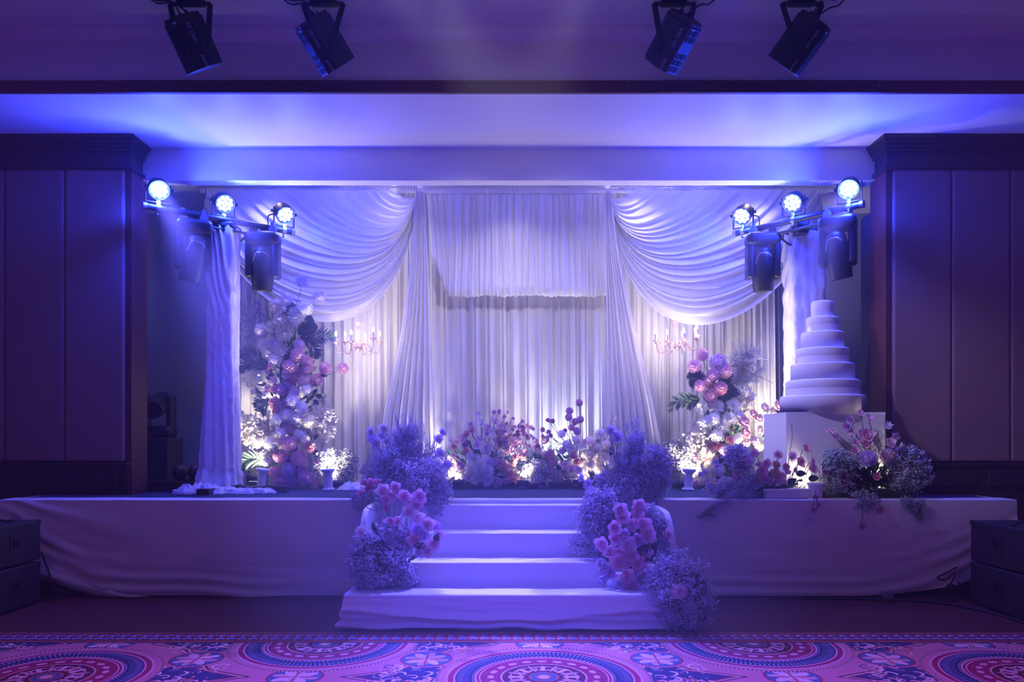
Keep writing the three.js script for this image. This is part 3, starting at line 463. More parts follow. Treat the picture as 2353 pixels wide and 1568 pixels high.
// +z of the body is its back cap; it shines towards -z
function canFixture(label, pos, dirTo, roll, textSide, lit) {
  const g = thing('ceiling_spotlight', label, 'stage light', [pos.x, pos.y, pos.z], 0, 'black box shaped spotlights hung from the ceiling');
  const body = mesh('body', canBody, M.black, g); body.scale.setScalar(0.72);
  body.lookAt(pos.clone().addScaledVector(V(...dirTo), -1)); body.rotateZ(roll);
  mesh('back_cap', canCap, M_capRed, body);
  // bottom side (-y) carries vents; a side face carries the lettering
  for (let b = 0; b < 5; b++) for (const sx of [-1, 1]) {
    const vent = mesh('vent', box(0.094, 0.004, 0.05, 0, 0, 0), M.blackMatte, body); vent.position.set(sx * 0.036 * 1.0 * (1), -0.1585, [-0.165, -0.105, -0.045, 0.105, 0.16][b]); vent.scale.set(0.62, 1, 0.9);
    for (let k = 0; k < 4; k++) { const sl = mesh('slat', slotGeo, M_slat, vent); sl.position.set(0, -0.002, -0.018 + k * 0.012); }
  }
  const tagPlate = mesh('rating_plate', box(0.045, 0.002, 0.016), M_tag, body); tagPlate.position.set(textSide * 0.03, -0.158, 0.192);
  // lettering on the bevelled side towards the camera
  const put = (t, size, z, flip) => { const m = mesh('lettering', letter(t, size), M_lettering, body); m.geometry.computeBoundingBox(); const w = m.geometry.boundingBox.max.x;
    const n = V(textSide, -1, 0).normalize(), along = V(0, 0, flip), up = n.clone().cross(along);
    const M4 = new THREE.Matrix4().makeBasis(along, up, n); m.quaternion.setFromRotationMatrix(M4);
    m.position.set(textSide * 0.1215, -0.1165, z).addScaledVector(n, 0.0075).addScaledVector(along, -w / 2).addScaledVector(up, -size / 2 + 0.012); };
  put('AD-156A', 0.030, 0.09, textSide > 0 ? -1 : 1); put('amdi', 0.030, -0.15, textSide > 0 ? -1 : 1);
  for (const s of [-1, 1]) { const k = mesh('knob', cyl(0.026, 0.026, 0.03, 14).rotateZ(Math.PI / 2), M.black, body); k.position.set(s * 0.175, 0, -0.02); mesh('knob', cyl(0.02, 0.02, 0.03, 14).rotateZ(Math.PI / 2), M.black, body).position.set(s * 0.17, -0.03, -0.07); }
  // yoke from the body sides up to the ceiling plate
  const top = V(pos.x, CEIL - 0.012, pos.z + 0.06), ax = V(1, 0, 0).applyQuaternion(body.quaternion);
  const arm = []; for (const s of [-1, 1]) { const p0 = ax.clone().multiplyScalar(s * 0.13), p1 = V(s * 0.13, CEIL - pos.y - 0.05, 0.06); arm.push([p0, p1]); }
  for (const [p0, p1] of arm) { const d = p1.clone().sub(p0), L = d.length(), m = mesh('yoke_arm', (() => { const sh = new THREE.Shape(); sh.moveTo(-0.02, 0); sh.lineTo(0.02, 0); sh.lineTo(0.017, L); sh.lineTo(-0.017, L); sh.closePath(); for (const k of [0.5, 0.62, 0.74, 0.86]) { const h = new THREE.Path(); h.absellipse(0, L * k, 0.0055, 0.0055, 0, 6.2832); sh.holes.push(h); } return new THREE.ExtrudeGeometry(sh, { depth: 0.005, bevelEnabled: false }); })(), M.black, g);
    m.position.copy(p0); m.quaternion.setFromUnitVectors(V(0, 1, 0), d.normalize()); }
  mesh('yoke_bar', box(0.27, 0.006, 0.04, 0, CEIL - pos.y - 0.048, 0.06), M.black, g); mesh('ceiling_plate', box(0.16, 0.04, 0.1, 0, CEIL - pos.y - 0.022, 0.06), M.black, g);
  // plug sockets and wing nut on the back cap
  mesh('socket', cyl(0.016, 0.016, 0.035, 12).rotateX(Math.PI / 2), M.black, body).position.set(0.05, 0.03, 0.255); mesh('socket', cyl(0.016, 0.016, 0.035, 12).rotateX(Math.PI / 2), M.black, body).position.set(-0.04, 0.05, 0.255);
  mesh('wing_nut', box(0.035, 0.012, 0.03, 0, 0, 0, 0.004), M.black, body).position.set(0, 0.09, 0.25);
  const bp = body.position, back = V(0.036, 0.022, 0.194).applyQuaternion(body.quaternion), back2 = V(-0.029, 0.036, 0.194).applyQuaternion(body.quaternion), out = V(textSide * -0.28, CEIL - pos.y - 0.01, 0.1);
  if (!lit) {
    mesh('power_cable', tube([back, back.clone().add(V(-textSide * 0.06, 0.02, 0.06)), back.clone().lerp(out, 0.55).add(V(0, -0.04, 0.05)), out], 0.006, 30, 6), M.rubber, g);
    mesh('signal_cable', tube([back2, back2.clone().add(V(-textSide * 0.03, 0.05, 0.05)), back2.clone().lerp(out, 0.6).add(V(0, 0.0, 0.02)), out], 0.005, 30, 6), M.rubber, g);
    mesh('cable_gland', cyl(0.032, 0.03, 0.012, 18, out.x, out.y + 0.002, out.z), M_capRed, g);
  } else {
    const lens = mesh('lens', new THREE.CircleGeometry(0.1, 28).rotateY(Math.PI).translate(0, 0, -0.2075), glow(...lit.color, 3), body);
  }
  return g;
}
canFixture('leftmost black box spotlight hung from the hall ceiling', at(446, 104, 4.98), [0.30, -0.84, -0.46], 0.15, 1);
canFixture('black box spotlight hung from the ceiling, second from the left', at(748, 104, 4.98), [0.45, -0.72, -0.50], -0.35, 1);
canFixture('black box spotlight hung from the ceiling, second from the right', at(1545, 100, 4.98), [-0.40, -0.66, -0.62], 0.25, -1);
canFixture('rightmost black box spotlight hung from the hall ceiling', at(1835, 104, 4.98), [-0.50, -0.70, -0.50], 0.30, -1);
// the front wash: more of the same fixtures, lit, on the ceiling over the photographer
for (const [x, color, power, to, ang, label] of [
  [-1.55, BLUE, POWER.frontBlue, [1.6, 1.75, -7.0], 0.42, 'lit blue ceiling spotlight above the photographer, leftmost'],
  [1.55, BLUE, POWER.frontBlue, [-1.6, 1.75, -7.0], 0.42, 'lit blue ceiling spotlight above the photographer, rightmost'],
  [-0.5, LAV, POWER.frontLavender, [0.8, 2.0, -7.2], 0.36, 'lit lavender ceiling spotlight above the photographer, left of centre'],
  [0.5, LAV, POWER.frontLavender, [-0.8, 2.0, -7.2], 0.36, 'lit lavender ceiling spotlight above the photographer, right of centre'],
  [-1.0, [0.62, 0.58, 1.0], POWER.cake, [2.4, 1.75, -6.0], 0.26, 'lit lavender ceiling spotlight above the photographer, aimed at the cake'],
]) {
  const p = V(x, 3.78, -3.85), dir = V(...to).sub(p).normalize();
  canFixture(label, p, dir.toArray(), 0, x < 0 ? 1 : -1, { color });
  spot(p.clone().addScaledVector(dir, 0.225).toArray(), to, color, power, ang, 0.5, 4);
}
for (const [x, to, label] of [[-1.1, [0.1, 0.3, -5.0], 'lit blue ceiling spotlight near the rear of the hall, left'], [1.1, [-0.1, 0.3, -5.0], 'lit blue ceiling spotlight near the rear of the hall, right']]) {
  const p = V(x, 3.78, -0.6), dir = V(...to).sub(p).normalize();
  canFixture(label, p, dir.toArray(), 0, x < 0 ? 1 : -1, { color: STEPBLUE });
  spot(p.clone().addScaledVector(dir, 0.225).toArray(), to, STEPBLUE, POWER.stepBlue, 0.24, 0.9, 4);
}
// recessed downlights: one shows at the stage ceiling, dim warm ones over the hall
function downlight(label, x, y, z, r, color, power, angle, group) {
  const g = thing('ceiling_downlight', label, 'downlight', [x, y, z], 0, group);
  mesh('ring', new THREE.TorusGeometry(r, 0.008, 8, 28).rotateX(Math.PI / 2), M.plasterWhite, g); mesh('lamp', cyl(r, r, 0.004, 28, 0, 0.0, 0), glow(...color, 2.5), g);
  spot([x, y - 0.02, z], [x, y - 2, z], color, power, angle, 1, 4);
}
downlight('recessed downlight glowing in the stage ceiling above the left swag', -1.125, STAGE_CEIL, -7.17, 0.045, [1, 0.9, 0.8], POWER.down, 1.0, 'stage ceiling downlights');
[[-2.25, 'far left'], [0.0, 'centre'], [1.15, 'right'], [2.25, 'far right']].forEach(([x, w]) => downlight('recessed downlight hidden by the stage header, ' + w, x, STAGE_CEIL, -6.86, 0.045, [1, 0.9, 0.8], POWER.down, 1.0, 'stage ceiling downlights'));
for (const [x, z, w] of [[-3.2, -3.6, 'front left'], [3.2, -3.6, 'front right'], [-3.2, 0.6, 'rear left'], [3.2, 0.6, 'rear right']]) downlight('dim warm hall ceiling downlight, ' + w, x, CEIL, z, 0.07, [1.0, 0.36, 0.22], POWER.house * 10, 1.3, 'hall ceiling downlights');

for (const [x, w] of [[-1.9, 'left'], [1.9, 'right'], [0, 'centre']]) downlight('violet hall ceiling wash lamp over the patterned carpet, ' + w, x, CEIL, -2.9, 0.08, VIOLET, POWER.wash, 0.43, 'violet hall wash lamps');
// ---------------------------------------------------------------- chandeliers
const M_brass = mat({ color: rgb(0.62, 0.42, 0.36), roughness: 0.35, metalness: 0.6 }), M_ivory = mat({ color: rgb(0.72, 0.62, 0.55), roughness: 0.6 });
const bulbGeo = lathe([[0, -0.004], [0.008, 0.0], [0.0115, 0.012], [0.0095, 0.026], [0.004, 0.040], [0, 0.046]], 14);
const cupGeo = lathe([[0, 0], [0.007, 0.002], [0.01, 0.016], [0.026, 0.024], [0.033, 0.030], [0.032, 0.033], [0.012, 0.030], [0, 0.03]], 18);
const candleGeo = cyl(0.0085, 0.0095, 0.055, 12, 0, 0.058, 0);
function chandelier(label, px, py, d, n, turn, tilt) {
  const c = at(px, py, d), g = thing('chandelier', label, 'chandelier', [c.x, c.y, c.z], 0, 'brass candle chandeliers in front of the backdrop');
  const spin = new THREE.Matrix4().makeRotationZ(tilt).multiply(new THREE.Matrix4().makeRotationY(turn));
  mesh('stem', lathe([[0, -0.025], [0.006, -0.02], [0.03, -0.004], [0.042, 0.016], [0.030, 0.022], [0.012, 0.03], [0.009, 0.06], [0.007, 0.10], [0.0095, 0.145], [0.006, 0.165], [0.011, 0.172], [0.017, 0.185], [0.011, 0.2], [0.006, 0.208], [0.012, 0.22], [0.032, 0.238], [0.034, 0.242], [0, 0.24]], 24).applyMatrix4(spin), M_brass, g);
  mesh('wire', cyl(0.0007, 0.0007, STAGE_CEIL - c.y - 0.235, 6, 0, (STAGE_CEIL - c.y + 0.235) / 2, 0), M.steel, g);
  for (let i = 0; i < n; i++) {
    const a = i / n * 6.2832, wob = 1 + 0.08 * Math.sin(i * 2.3), up = 0.02 * Math.sin(i * 1.7 + 0.5), R = (r, y) => V(r * wob * Math.cos(a), y, r * wob * Math.sin(a));
    const arm = mesh('arm', tube([R(0.022, 0.012), R(0.05, 0.052), R(0.085, 0.045), R(0.125, -0.022), R(0.165, -0.030), R(0.188, 0.0), R(0.19, 0.035 + up)], 0.0042, 30, 6).applyMatrix4(spin), M_brass, g);
    mesh('scroll', tube([R(0.10, 0.0), R(0.118, -0.045), R(0.098, -0.055), R(0.094, -0.034), R(0.107, -0.034)], 0.0016, 20, 5).applyMatrix4(spin), M_brass, arm);
    const p = R(0.19, 0.035 + up).applyMatrix4(spin), M4 = new THREE.Matrix4().makeTranslation(p.x, p.y, p.z).multiply(new THREE.Matrix4().makeRotationZ(tilt));
    const lit = new THREE.Matrix4().makeTranslation(p.x, p.y, p.z).multiply(new THREE.Matrix4().makeRotationZ(tilt + 0.12 * Math.sin(i * 3.1)));
    mesh('cup', cupGeo.clone().applyMatrix4(M4), M_brass, g);
    mesh('candle', candleGeo.clone().applyMatrix4(lit), M_ivory, g);
    const q = V(0, 0.088, 0).applyMatrix4(lit), b = mesh('bulb', bulbGeo, M.bulbGlow, g); b.position.copy(q); b.rotation.z = tilt;
    const l = new THREE.PointLight(rgb(...WARM), POWER.bulb * (0.8 + 0.4 * hash(i, px)), 0, 2); l.position.copy(c).add(q).add(V(0, 0.018, 0)); l.castShadow = true; l.shadow.radius = 0.5; scene.add(l);
  }
}
chandelier('small brass candle chandelier beside the left flower column', 824, 803, 6.80, 6, 0.35, 0.0);
chandelier('small brass candle chandelier above the right flower column', 1556, 800, 6.80, 8, 0.2, 0.1);

// ---------------------------------------------------------------- cake and plinth
const PL = { x0: 2.108, x1: 2.876, y1: 1.369, z0: -5.82, z1: -6.33 };
{
  const g = thing('cake_plinth', 'white painted box plinth under the tiered cake', 'plinth', [(PL.x0 + PL.x1) / 2, STAGE_Y, (PL.z0 + PL.z1) / 2]);
  const w = PL.x1 - PL.x0, d = PL.z0 - PL.z1, h = PL.y1 - STAGE_Y, Mp = mat({ color: rgb(0.70, 0.69, 0.70), roughness: 0.6, bumpMap: rep(plaster, 2, 2), bumpScale: 0.0012 });
  mesh('body', box(w, h, d, 0, h / 2, 0, 0.006), Mp, g); mesh('top_panel', box(w + 0.004, 0.012, d + 0.004, 0, h - 0.006, 0, 0.003), Mp, g);
  const c = thing('wedding_cake', 'seven tier plain white wedding cake on the white plinth', 'cake', [2.492, PL.y1, -6.075]);
  const T = [[1799.6, 1984, 907, 947], [1811, 1971, 872, 907], [1823.6, 1961, 834, 872], [1833.6, 1948.6, 798.6, 834], [1845, 1937.5, 761, 798.6], [1855.7, 1925, 726.4, 761], [1864, 1913, 690, 726.4]], k = 6.075 / FOCAL;
  const Mi = mat({ color: rgb(0.80, 0.78, 0.80), roughness: 0.55 }), Mr = mat({ color: rgb(0.76, 0.74, 0.80), roughness: 0.22, clearcoat: 0.6, clearcoatRoughness: 0.15 });
  let y = 0.0;
  T.forEach(([a, b, t, bt], i) => {
    const r = (b - a) / 2 * k, h = (bt - t) * k, e = Math.min(0.018, h * 0.2), pts = [[0, 0], [r, 0]]; for (let j = 0; j <= 6; j++) { const q = j / 6 * Math.PI / 2; pts.push([r - e + e * Math.cos(q), h - e + e * Math.sin(q)]); } pts.push([0, h]);
    const tier = mesh('tier', lathe(pts, 72), Mi, c); tier.position.y = y;
    if (i % 2) mesh('ribbon', lathe([[r + 0.0005, 0.004], [r + 0.0025, 0.006], [r + 0.0025, h * 0.42], [r + 0.0005, h * 0.42 + 0.002]], 72), Mr, tier);
    y += h;
  });
}
// ---------------------------------------------------------------- loudspeaker stacks on the floor
function subStack(side) {
  for (let k = 0; k < 2; k++) {
    const s = side, x0 = s < 0 ? -3.345 : 3.235, w = 0.70, z0 = s < 0 ? -4.58 : -4.52, z1 = s < 0 ? -5.37 : -5.34, h = 0.291;
    const g = thing('loudspeaker', (k ? 'upper' : 'lower') + ' black subwoofer box of the ' + (s < 0 ? 'left' : 'right') + ' floor stack', 'loudspeaker', [x0 + s * w / 2, 0.006 + k * 0.294, (z0 + z1) / 2], 0, 'subwoofer boxes stacked beside the stage');
    mesh('cabinet', box(w, h - 0.008, z0 - z1, 0, h / 2 + 0.002, 0, 0.012), M.boxPaint, g);
    for (const f of [0.28, -0.16]) {                                            // bar handles on the side that shows, flat, with a painted recess
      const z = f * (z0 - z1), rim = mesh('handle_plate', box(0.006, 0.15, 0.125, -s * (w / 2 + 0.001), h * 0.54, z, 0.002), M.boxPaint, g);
      mesh('painted_recess', box(0.004, 0.055, 0.07, -s * (w / 2 + 0.004), h * 0.56, z), mat({ color: rgb(0.002, 0.002, 0.002), roughness: 1 }), rim);  // flat near-black plate; the shade of a recess is put into its colour
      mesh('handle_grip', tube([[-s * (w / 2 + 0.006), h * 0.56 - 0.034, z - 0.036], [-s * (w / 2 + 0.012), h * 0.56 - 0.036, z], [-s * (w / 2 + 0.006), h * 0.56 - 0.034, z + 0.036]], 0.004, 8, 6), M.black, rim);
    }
    const grille = mesh('grille', box(w - 0.05, h - 0.05, 0.012, 0, h / 2, (z0 - z1) / 2 + 0.004), M.blackMatte, g);
    for (const sx of [-1, 1]) for (const sz of [-1, 1]) mesh('foot', cyl(0.02, 0.018, 0.008, 12, sx * w * 0.42, 0.0, sz * (z0 - z1) * 0.42), M.rubber, g);
    for (const sz of [-1, 1]) mesh('corner', box(0.03, 0.03, 0.03, -s * (w / 2 - 0.012), h - 0.016, sz * ((z0 - z1) / 2 - 0.012), 0.006), M.boxPaint, g);
  }
}
subStack(-1); subStack(1);
{
  const g = thing('speaker_pole', 'upright dark speaker pole standing on the right subwoofer stack', 'pole', [3.42, 0.588, -4.98]);
  mesh('pole', cyl(0.016, 0.016, 0.62, 14, 0.06, 0.31, 0), M.black, g); mesh('pole', cyl(0.012, 0.012, 0.70, 12, 0.105, 0.35, 0), M.black, g); mesh('flange', cyl(0.06, 0.065, 0.012, 20, 0.08, 0.006, 0), M.black, g); mesh('speaker_cable', tube([[0.02, 0.6, 0.02], [0.0, 0.3, 0.02], [-0.02, 0.06, 0.01], [-0.12, 0.012, 0.02], [-0.17, 0.008, 0.06]], 0.006, 30, 6), M.rubber, g);
}
function cable(label, pts, r = 0.007) { return tag(mesh('cable', tube(pts, r, 70, 6), M.rubber), label, 'cable'); }
cable('black cable arching over the left subwoofer stack', [[-3.9, 0.60, -5.2], [-3.6, 0.640, -5.22], [-3.5, 0.600, -5.2], [-3.46, 0.599, -5.25]]);
cable('black cable hanging behind the left subwoofer stack down to the carpet', [[-3.36, 0.35, -5.40], [-3.31, 0.2, -5.41], [-3.27, 0.10, -5.40], [-3.18, 0.05, -5.42], [-3.28, 0.02, -5.43], [-3.4, 0.01, -5.44]]);
cable('black cable snaking on the carpet in front of the right subwoofer stack', [[2.1, 0.008, -5.46], [2.6, 0.008, -5.44], [3.0, 0.008, -5.32], [3.12, 0.008, -5.15], [3.19, 0.008, -4.95], [3.21, 0.008, -4.75], [3.3, 0.008, -4.5], [3.5, 0.008, -4.4]], 0.010);
cable('tangle of thin black cable beside the right subwoofer stack', [[3.2, 0.24, -5.44], [3.12, 0.2, -5.43], [3.05, 0.165, -5.43], [3.10, 0.15, -5.42], [3.18, 0.2, -5.43], [3.10, 0.1, -5.38], [3.02, 0.03, -5.38], [3.12, 0.012, -5.36], [3.17, 0.09, -5.38], [3.11, 0.13, -5.37], [3.06, 0.06, -5.37], [3.15, 0.02, -5.36], [3.19, 0.14, -5.40]], 0.006);

// ---------------------------------------------------------------- flood lamps and plaster pots at the foot of the flowers
function flood(label, px, py, d, to, power, angle = 0.85, tint = WARM) {
  const p = at(px, py, d); p.y = STAGE_Y;
  const dir = V(...to).sub(V(p.x, p.y + 0.05, p.z)).normalize(), g = thing('flood_lamp', label, 'flood lamp', [p.x, p.y, p.z], 0, 'small floor flood lamps among the flowers');
  mesh('bracket', merge([box(0.12, 0.006, 0.04, 0, 0.003, 0), box(0.005, 0.05, 0.03, -0.058, 0.025, 0), box(0.005, 0.05, 0.03, 0.058, 0.025, 0)]), M.black, g);
  const h = mesh('housing', box(0.105, 0.08, 0.03, 0, 0, 0, 0.004), M.black, g); h.position.y = 0.055; h.lookAt(V(p.x, p.y + 0.055, p.z).add(dir));
  mesh('lamp_panel', box(0.085, 0.06, 0.003, 0, 0, 0.0155), M.floodGlow, h);
  spot(V(p.x, p.y + 0.055, p.z).addScaledVector(dir, 0.03).toArray(), to, tint, power, angle, 0.8, 2);
}
const F = POWER.flood;
flood('flood lamp at the left end of the centre flower bed', 1052, 1124, 6.80, [-0.72, 1.35, -7.25], F * 1.1);
flood('flood lamp in front of the baby\'s breath in the centre flower bed', 1203, 1124, 6.80, [0.2, 1.9, -7.3], F * 0.55);
flood('flood lamp at the right end of the centre flower bed', 1332, 1122, 6.80, [0.85, 1.4, -7.3], F * 1.1);
flood('flood lamp hidden behind the left flower column', 585, 1110, 6.70, [-2.25, 1.9, -7.05], F * 1.1);
flood('flood lamp to the right of the left flower column', 770, 1112, 6.72, [-1.85, 1.7, -7.1], F * 1.0);
flood('flood lamp to the left of the right flower column', 1572, 1112, 6.70, [1.85, 1.75, -7.05], F * 1.2);
flood('flood lamp between the right flower column and the plinth', 1748, 1112, 6.62, [2.2, 1.7, -6.95], F * 0.8);
flood('flood lamp glowing in front of the plinth', 1876, 1132, 5.745, [2.18, 0.93, -5.86], F * 0.10, 0.6);
flood('flood lamp glowing inside the right baby\'s breath arrangement', 2012, 1128, 5.80, [2.95, 1.4, -5.95], F * 0.16, 0.9);
flood('added flood lamp brightening the centre of the backdrop', 1290, 1112, 7.12, [0.55, 2.4, -7.34], F * 0.5, 0.9, [0.9, 0.92, 1.0]);  // extra flood behind the bed, added only to brighten the curtain
const potGeo = lathe([[0, 0], [0.052, 0], [0.054, 0.012], [0.044, 0.022], [0.034, 0.03], [0.032, 0.12], [0.037, 0.15], [0.055, 0.165], [0.06, 0.18], [0.058, 0.19], [0.03, 0.188], [0, 0.186]], 28);
for (const [px, d, tilt, label] of [[607, 6.72, -0.12, 'white plaster mini column at the foot of the left flower column, left side'], [762, 6.72, 0.04, 'white plaster mini column at the foot of the left flower column, right side'], [1575, 6.72, -0.06, 'white plaster mini column at the foot of the right flower column']]) {
  const p = at(px, 1120, d), g = thing('plaster_column', label, 'mini column', [p.x, STAGE_Y + Math.abs(tilt) * 0.045, p.z + 0.1], 0, 'white plaster mini columns');
  const b = mesh('shaft', potGeo, M.plasterWhite, g); b.rotation.z = tilt;
  for (let i = 0; i < 14; i++) { const f = mesh('flute', cyl(0.0035, 0.0035, 0.085, 6), M.plasterWhite, b); f.position.set(0.0335 * Math.cos(i * 0.4488), 0.078, 0.0335 * Math.sin(i * 0.4488)); }
}
{ // foam block and white pot in front of the plinth
  const f = tag(mesh('foam_block', new RoundedBoxGeometry(0.345, 0.07, 0.14, 3, 0.008), mat({ color: rgb(0.80, 0.80, 0.82), roughness: 0.9, bumpMap: rep(plaster, 8, 3), bumpScale: 0.006 })), 'white foam block on the stage edge in front of the plinth', 'foam block');
  f.position.set(2.05, STAGE_Y + 0.042, -5.70); f.rotation.set(0, 0.08, 0.015);
  const g = thing('flower_pot', 'white flower pot on the stage edge beside the foam block', 'pot', [2.275, STAGE_Y + 0.006, -5.66]);
  mesh('pot', lathe([[0, 0], [0.04, 0], [0.058, 0.10], [0.064, 0.102], [0.064, 0.118], [0.056, 0.118], [0.05, 0.09], [0, 0.088]], 28), M.plasterWhite, g); mesh('soil', new THREE.CircleGeometry(0.05, 20).rotateX(-Math.PI / 2).translate(0, 0.089, 0), M.blackMatte, g);
  const c = tag(mesh('crumpled_cloth', sheet(60, 40, (u, v) => { const e = Math.sin(Math.PI * u) * Math.sin(Math.PI * v); return [lerp(-0.13, 0.13, u) + 0.02 * noise(u * 9, v * 7), 0.004 + Math.pow(e, 0.7) * (0.06 + 0.035 * noise(u * 8, v * 7) + 0.015 * noise(u * 22, v * 18)), lerp(-0.1, 0.1, v)]; }), M.satin), 'crumpled white cloth on the stage left of the steps', 'cloth'); c.position.copy(at(808, 1115, 6.75)).setY(STAGE_Y);
}
// ---------------------------------------------------------------- flowers
// Petals grow along +y with their inner face towards +z. One even colour; only the magnolias carry their pink-flushed throat and pale rim (throat: the hue at the base).
function petal(L, W, cup, curl, nu, nv, o = {}) {
  const wid = (v) => W * Math.pow(Math.sin(Math.PI * Math.pow(v * 0.94 + 0.03, o.pow ?? 0.75)), o.fat ?? 0.6), p = [], c = [], ix = [];
  for (let j = 0; j <= nv; j++) for (let i = 0; i <= nu; i++) {
    const v = j / nv, u = i / nu * 2 - 1, w = Math.max(0.02 * W, wid(v)), a = curl * v * v;
    const x = u * w, bend = L * v, z0 = cup * u * u * w + (o.ruffle ?? 0) * v * v * Math.sin(i * 2.6 + (o.ph ?? 0)) * W;
    p.push(x, bend * Math.cos(a * 0.7) - z0 * Math.sin(a), bend * Math.sin(a * 0.7) + z0 * Math.cos(a));
    const q = o.throat ? smooth(0.7, 0.25, v) * (1 - 0.5 * Math.abs(u)) : 0; c.push(1, lerp(1, 0.74, q), lerp(1, 0.84, q));
  }
  for (let j = 0; j < nv; j++) for (let i = 0; i < nu; i++) { const a = j * (nu + 1) + i, b = a + 1, d = a + nu + 1, e = d + 1; ix.push(a, b, d, b, e, d); }
  const g = new THREE.BufferGeometry(); g.setAttribute('position', new THREE.Float32BufferAttribute(p, 3)); g.setAttribute('color', new THREE.Float32BufferAttribute(c, 3)); g.setIndex(ix); g.computeVertexNormals();
  return g;
}
function whorl(out, n, theta, spec, jit = 0.12, start = 0, off = 0) { for (let i = 0; i < n; i++) { const g = petal(...spec.slice(0, 6), { ...(spec[6] ?? {}), ph: i * 1.7 }); const s = 1 + rr(-jit, jit); g.scale(s, s, s).translate(0, off, 0).rotateX(Math.PI / 2 - theta - rr(-jit, jit)).rotateZ(start + i / n * 6.2832 + rr(-jit, jit)); out.push(g); } }
const tint = (g, r, gg, b) => { const n = g.attributes.position.count, c = new Float32Array(n * 3); for (let i = 0; i < n; i++) { c[i * 3] = r; c[i * 3 + 1] = gg; c[i * 3 + 2] = b; } g.setAttribute('color', new THREE.BufferAttribute(c, 3)); g.deleteAttribute('uv'); return g; };
const fib = (i, n, zmin) => { const z = 1 - (1 - zmin) * (i + 0.5) / n, a = i * 2.39996; return [Math.acos(z), a]; };
const noUv = (list) => merge(list.map((g) => { if (g.attributes.uv) g.deleteAttribute('uv'); return g; }));
const heart = (r, n, c) => tint(new THREE.SphereGeometry(r, 10, 6).scale(1, 1, 0.6), ...c);
const BLOOM = {
  magnolia: () => { const o = []; whorl(o, 5, 1.38, [1.0, 0.44, 0.45, 0.45, 4, 5, { throat: 1, fat: 0.5, pow: 0.95 }], 0.16); whorl(o, 4, 0.92, [0.84, 0.40, 0.55, 0.5, 4, 5, { throat: 1, fat: 0.5, pow: 0.95 }], 0.2, 0.6); whorl(o, 2, 0.45, [0.55, 0.3, 0.7, 0.5, 3, 4, { throat: 1 }], 0.2, 0.2); o.push(heart(0.12, 8, [0.85, 0.6, 0.45])); return noUv(o); },
  cosmos: () => { const o = []; whorl(o, 11, 1.25, [1.0, 0.21, 0.3, 0.2, 2, 4, { fat: 0.45 }], 0.18); whorl(o, 10, 0.85, [0.75, 0.17, 0.3, 0.3, 2, 4], 0.2, 0.3); o.push(heart(0.16, 8, [0.8, 0.5, 0.55])); return noUv(o); },
  peony: () => { const o = []; whorl(o, 6, 1.35, [0.98, 0.55, 0.35, 0.5, 4, 4, { ruffle: 0.12 }]); whorl(o, 7, 1.0, [0.88, 0.5, 0.4, 0.6, 4, 4, { ruffle: 0.16 }], 0.15, 0.4); whorl(o, 8, 0.68, [0.78, 0.42, 0.5, 0.7, 3, 4, { ruffle: 0.2 }], 0.16, 0.2); whorl(o, 8, 0.4, [0.7, 0.32, 0.5, 0.6, 3, 4, { ruffle: 0.25 }], 0.2); whorl(o, 6, 0.15, [0.62, 0.24, 0.5, 0.4, 3, 3, { ruffle: 0.3 }], 0.2); return noUv(o); },
  rose: () => { const o = []; whorl(o, 5, 1.1, [0.95, 0.6, 0.45, 0.9, 4, 4]); whorl(o, 5, 0.72, [0.85, 0.55, 0.6, 0.7, 4, 4], 0.1, 0.6); whorl(o, 4, 0.42, [0.8, 0.45, 0.8, 0.4, 4, 4], 0.1, 0.2); whorl(o, 3, 0.2, [0.75, 0.32, 1.0, 0.3, 3, 3]); return noUv(o); },
  chrysanthemum: () => { const o = []; const n = 120; for (let i = 0; i < n; i++) { const [t, a] = fib(i, n, -0.35), L = lerp(0.55, 1.0, Math.min(1, t / 1.3)) * rr(0.9, 1.1); o.push(petal(L, 0.055, 0.3, rr(0.2, 0.8), 1, 3, { fat: 0.35 }).rotateX(Math.PI / 2 - t).rotateZ(a)); } return noUv(o); },
  pompon: () => { const o = []; const n = 170; for (let i = 0; i < n; i++) { const [t, a] = fib(i, n, -0.8); o.push(petal(rr(0.32, 0.44), 0.105, 0.7, rr(0.1, 0.9), 2, 2, { fat: 0.4 }).translate(0, 0.6, 0).rotateX(Math.PI / 2 - t - rr(-0.12, 0.12)).rotateZ(a + rr(-0.1, 0.1))); } o.push(tint(new THREE.SphereGeometry(0.66, 14, 10), 1, 1, 1)); return noUv(o); },
  hydrangea: () => { const o = []; const n = 88; for (let i = 0; i < n; i++) { const [t, a] = fib(i, n, -0.4), f = [], tw = rr(0, 1.5), s = rr(0.8, 1.15); for (let k = 0; k < 4; k++) f.push(petal(0.145 * s, 0.062 * s, 0.3, 0.3, 2, 2, { fat: 0.4 }).rotateX(0.2).rotateZ(k * 1.5708 + tw)); const g = noUv(f); g.rotateX(rr(-0.4, 0.4)).rotateY(rr(-0.4, 0.4)).translate(0, 0, 0.86 * rr(0.88, 1.1)).rotateX(-t).rotateZ(a); o.push(g); } o.push(tint(new THREE.SphereGeometry(0.74, 14, 10), 1, 1, 1)); return noUv(o); },
  carnation: () => { const o = []; const n = 44; for (let i = 0; i < n; i++) { const [t, a] = fib(i, n, -0.15); o.push(petal(rr(0.75, 1.0), 0.26, 0.2, rr(-0.2, 0.5), 4, 3, { ruffle: 0.4, fat: 0.35, pow: 1.2, ph: i }).rotateX(Math.PI / 2 - t).rotateZ(a)); } return noUv(o); },
};
const bloomGeo = {}; for (const k in BLOOM) bloomGeo[k] = [BLOOM[k](), BLOOM[k]()];
const petalMats = {};
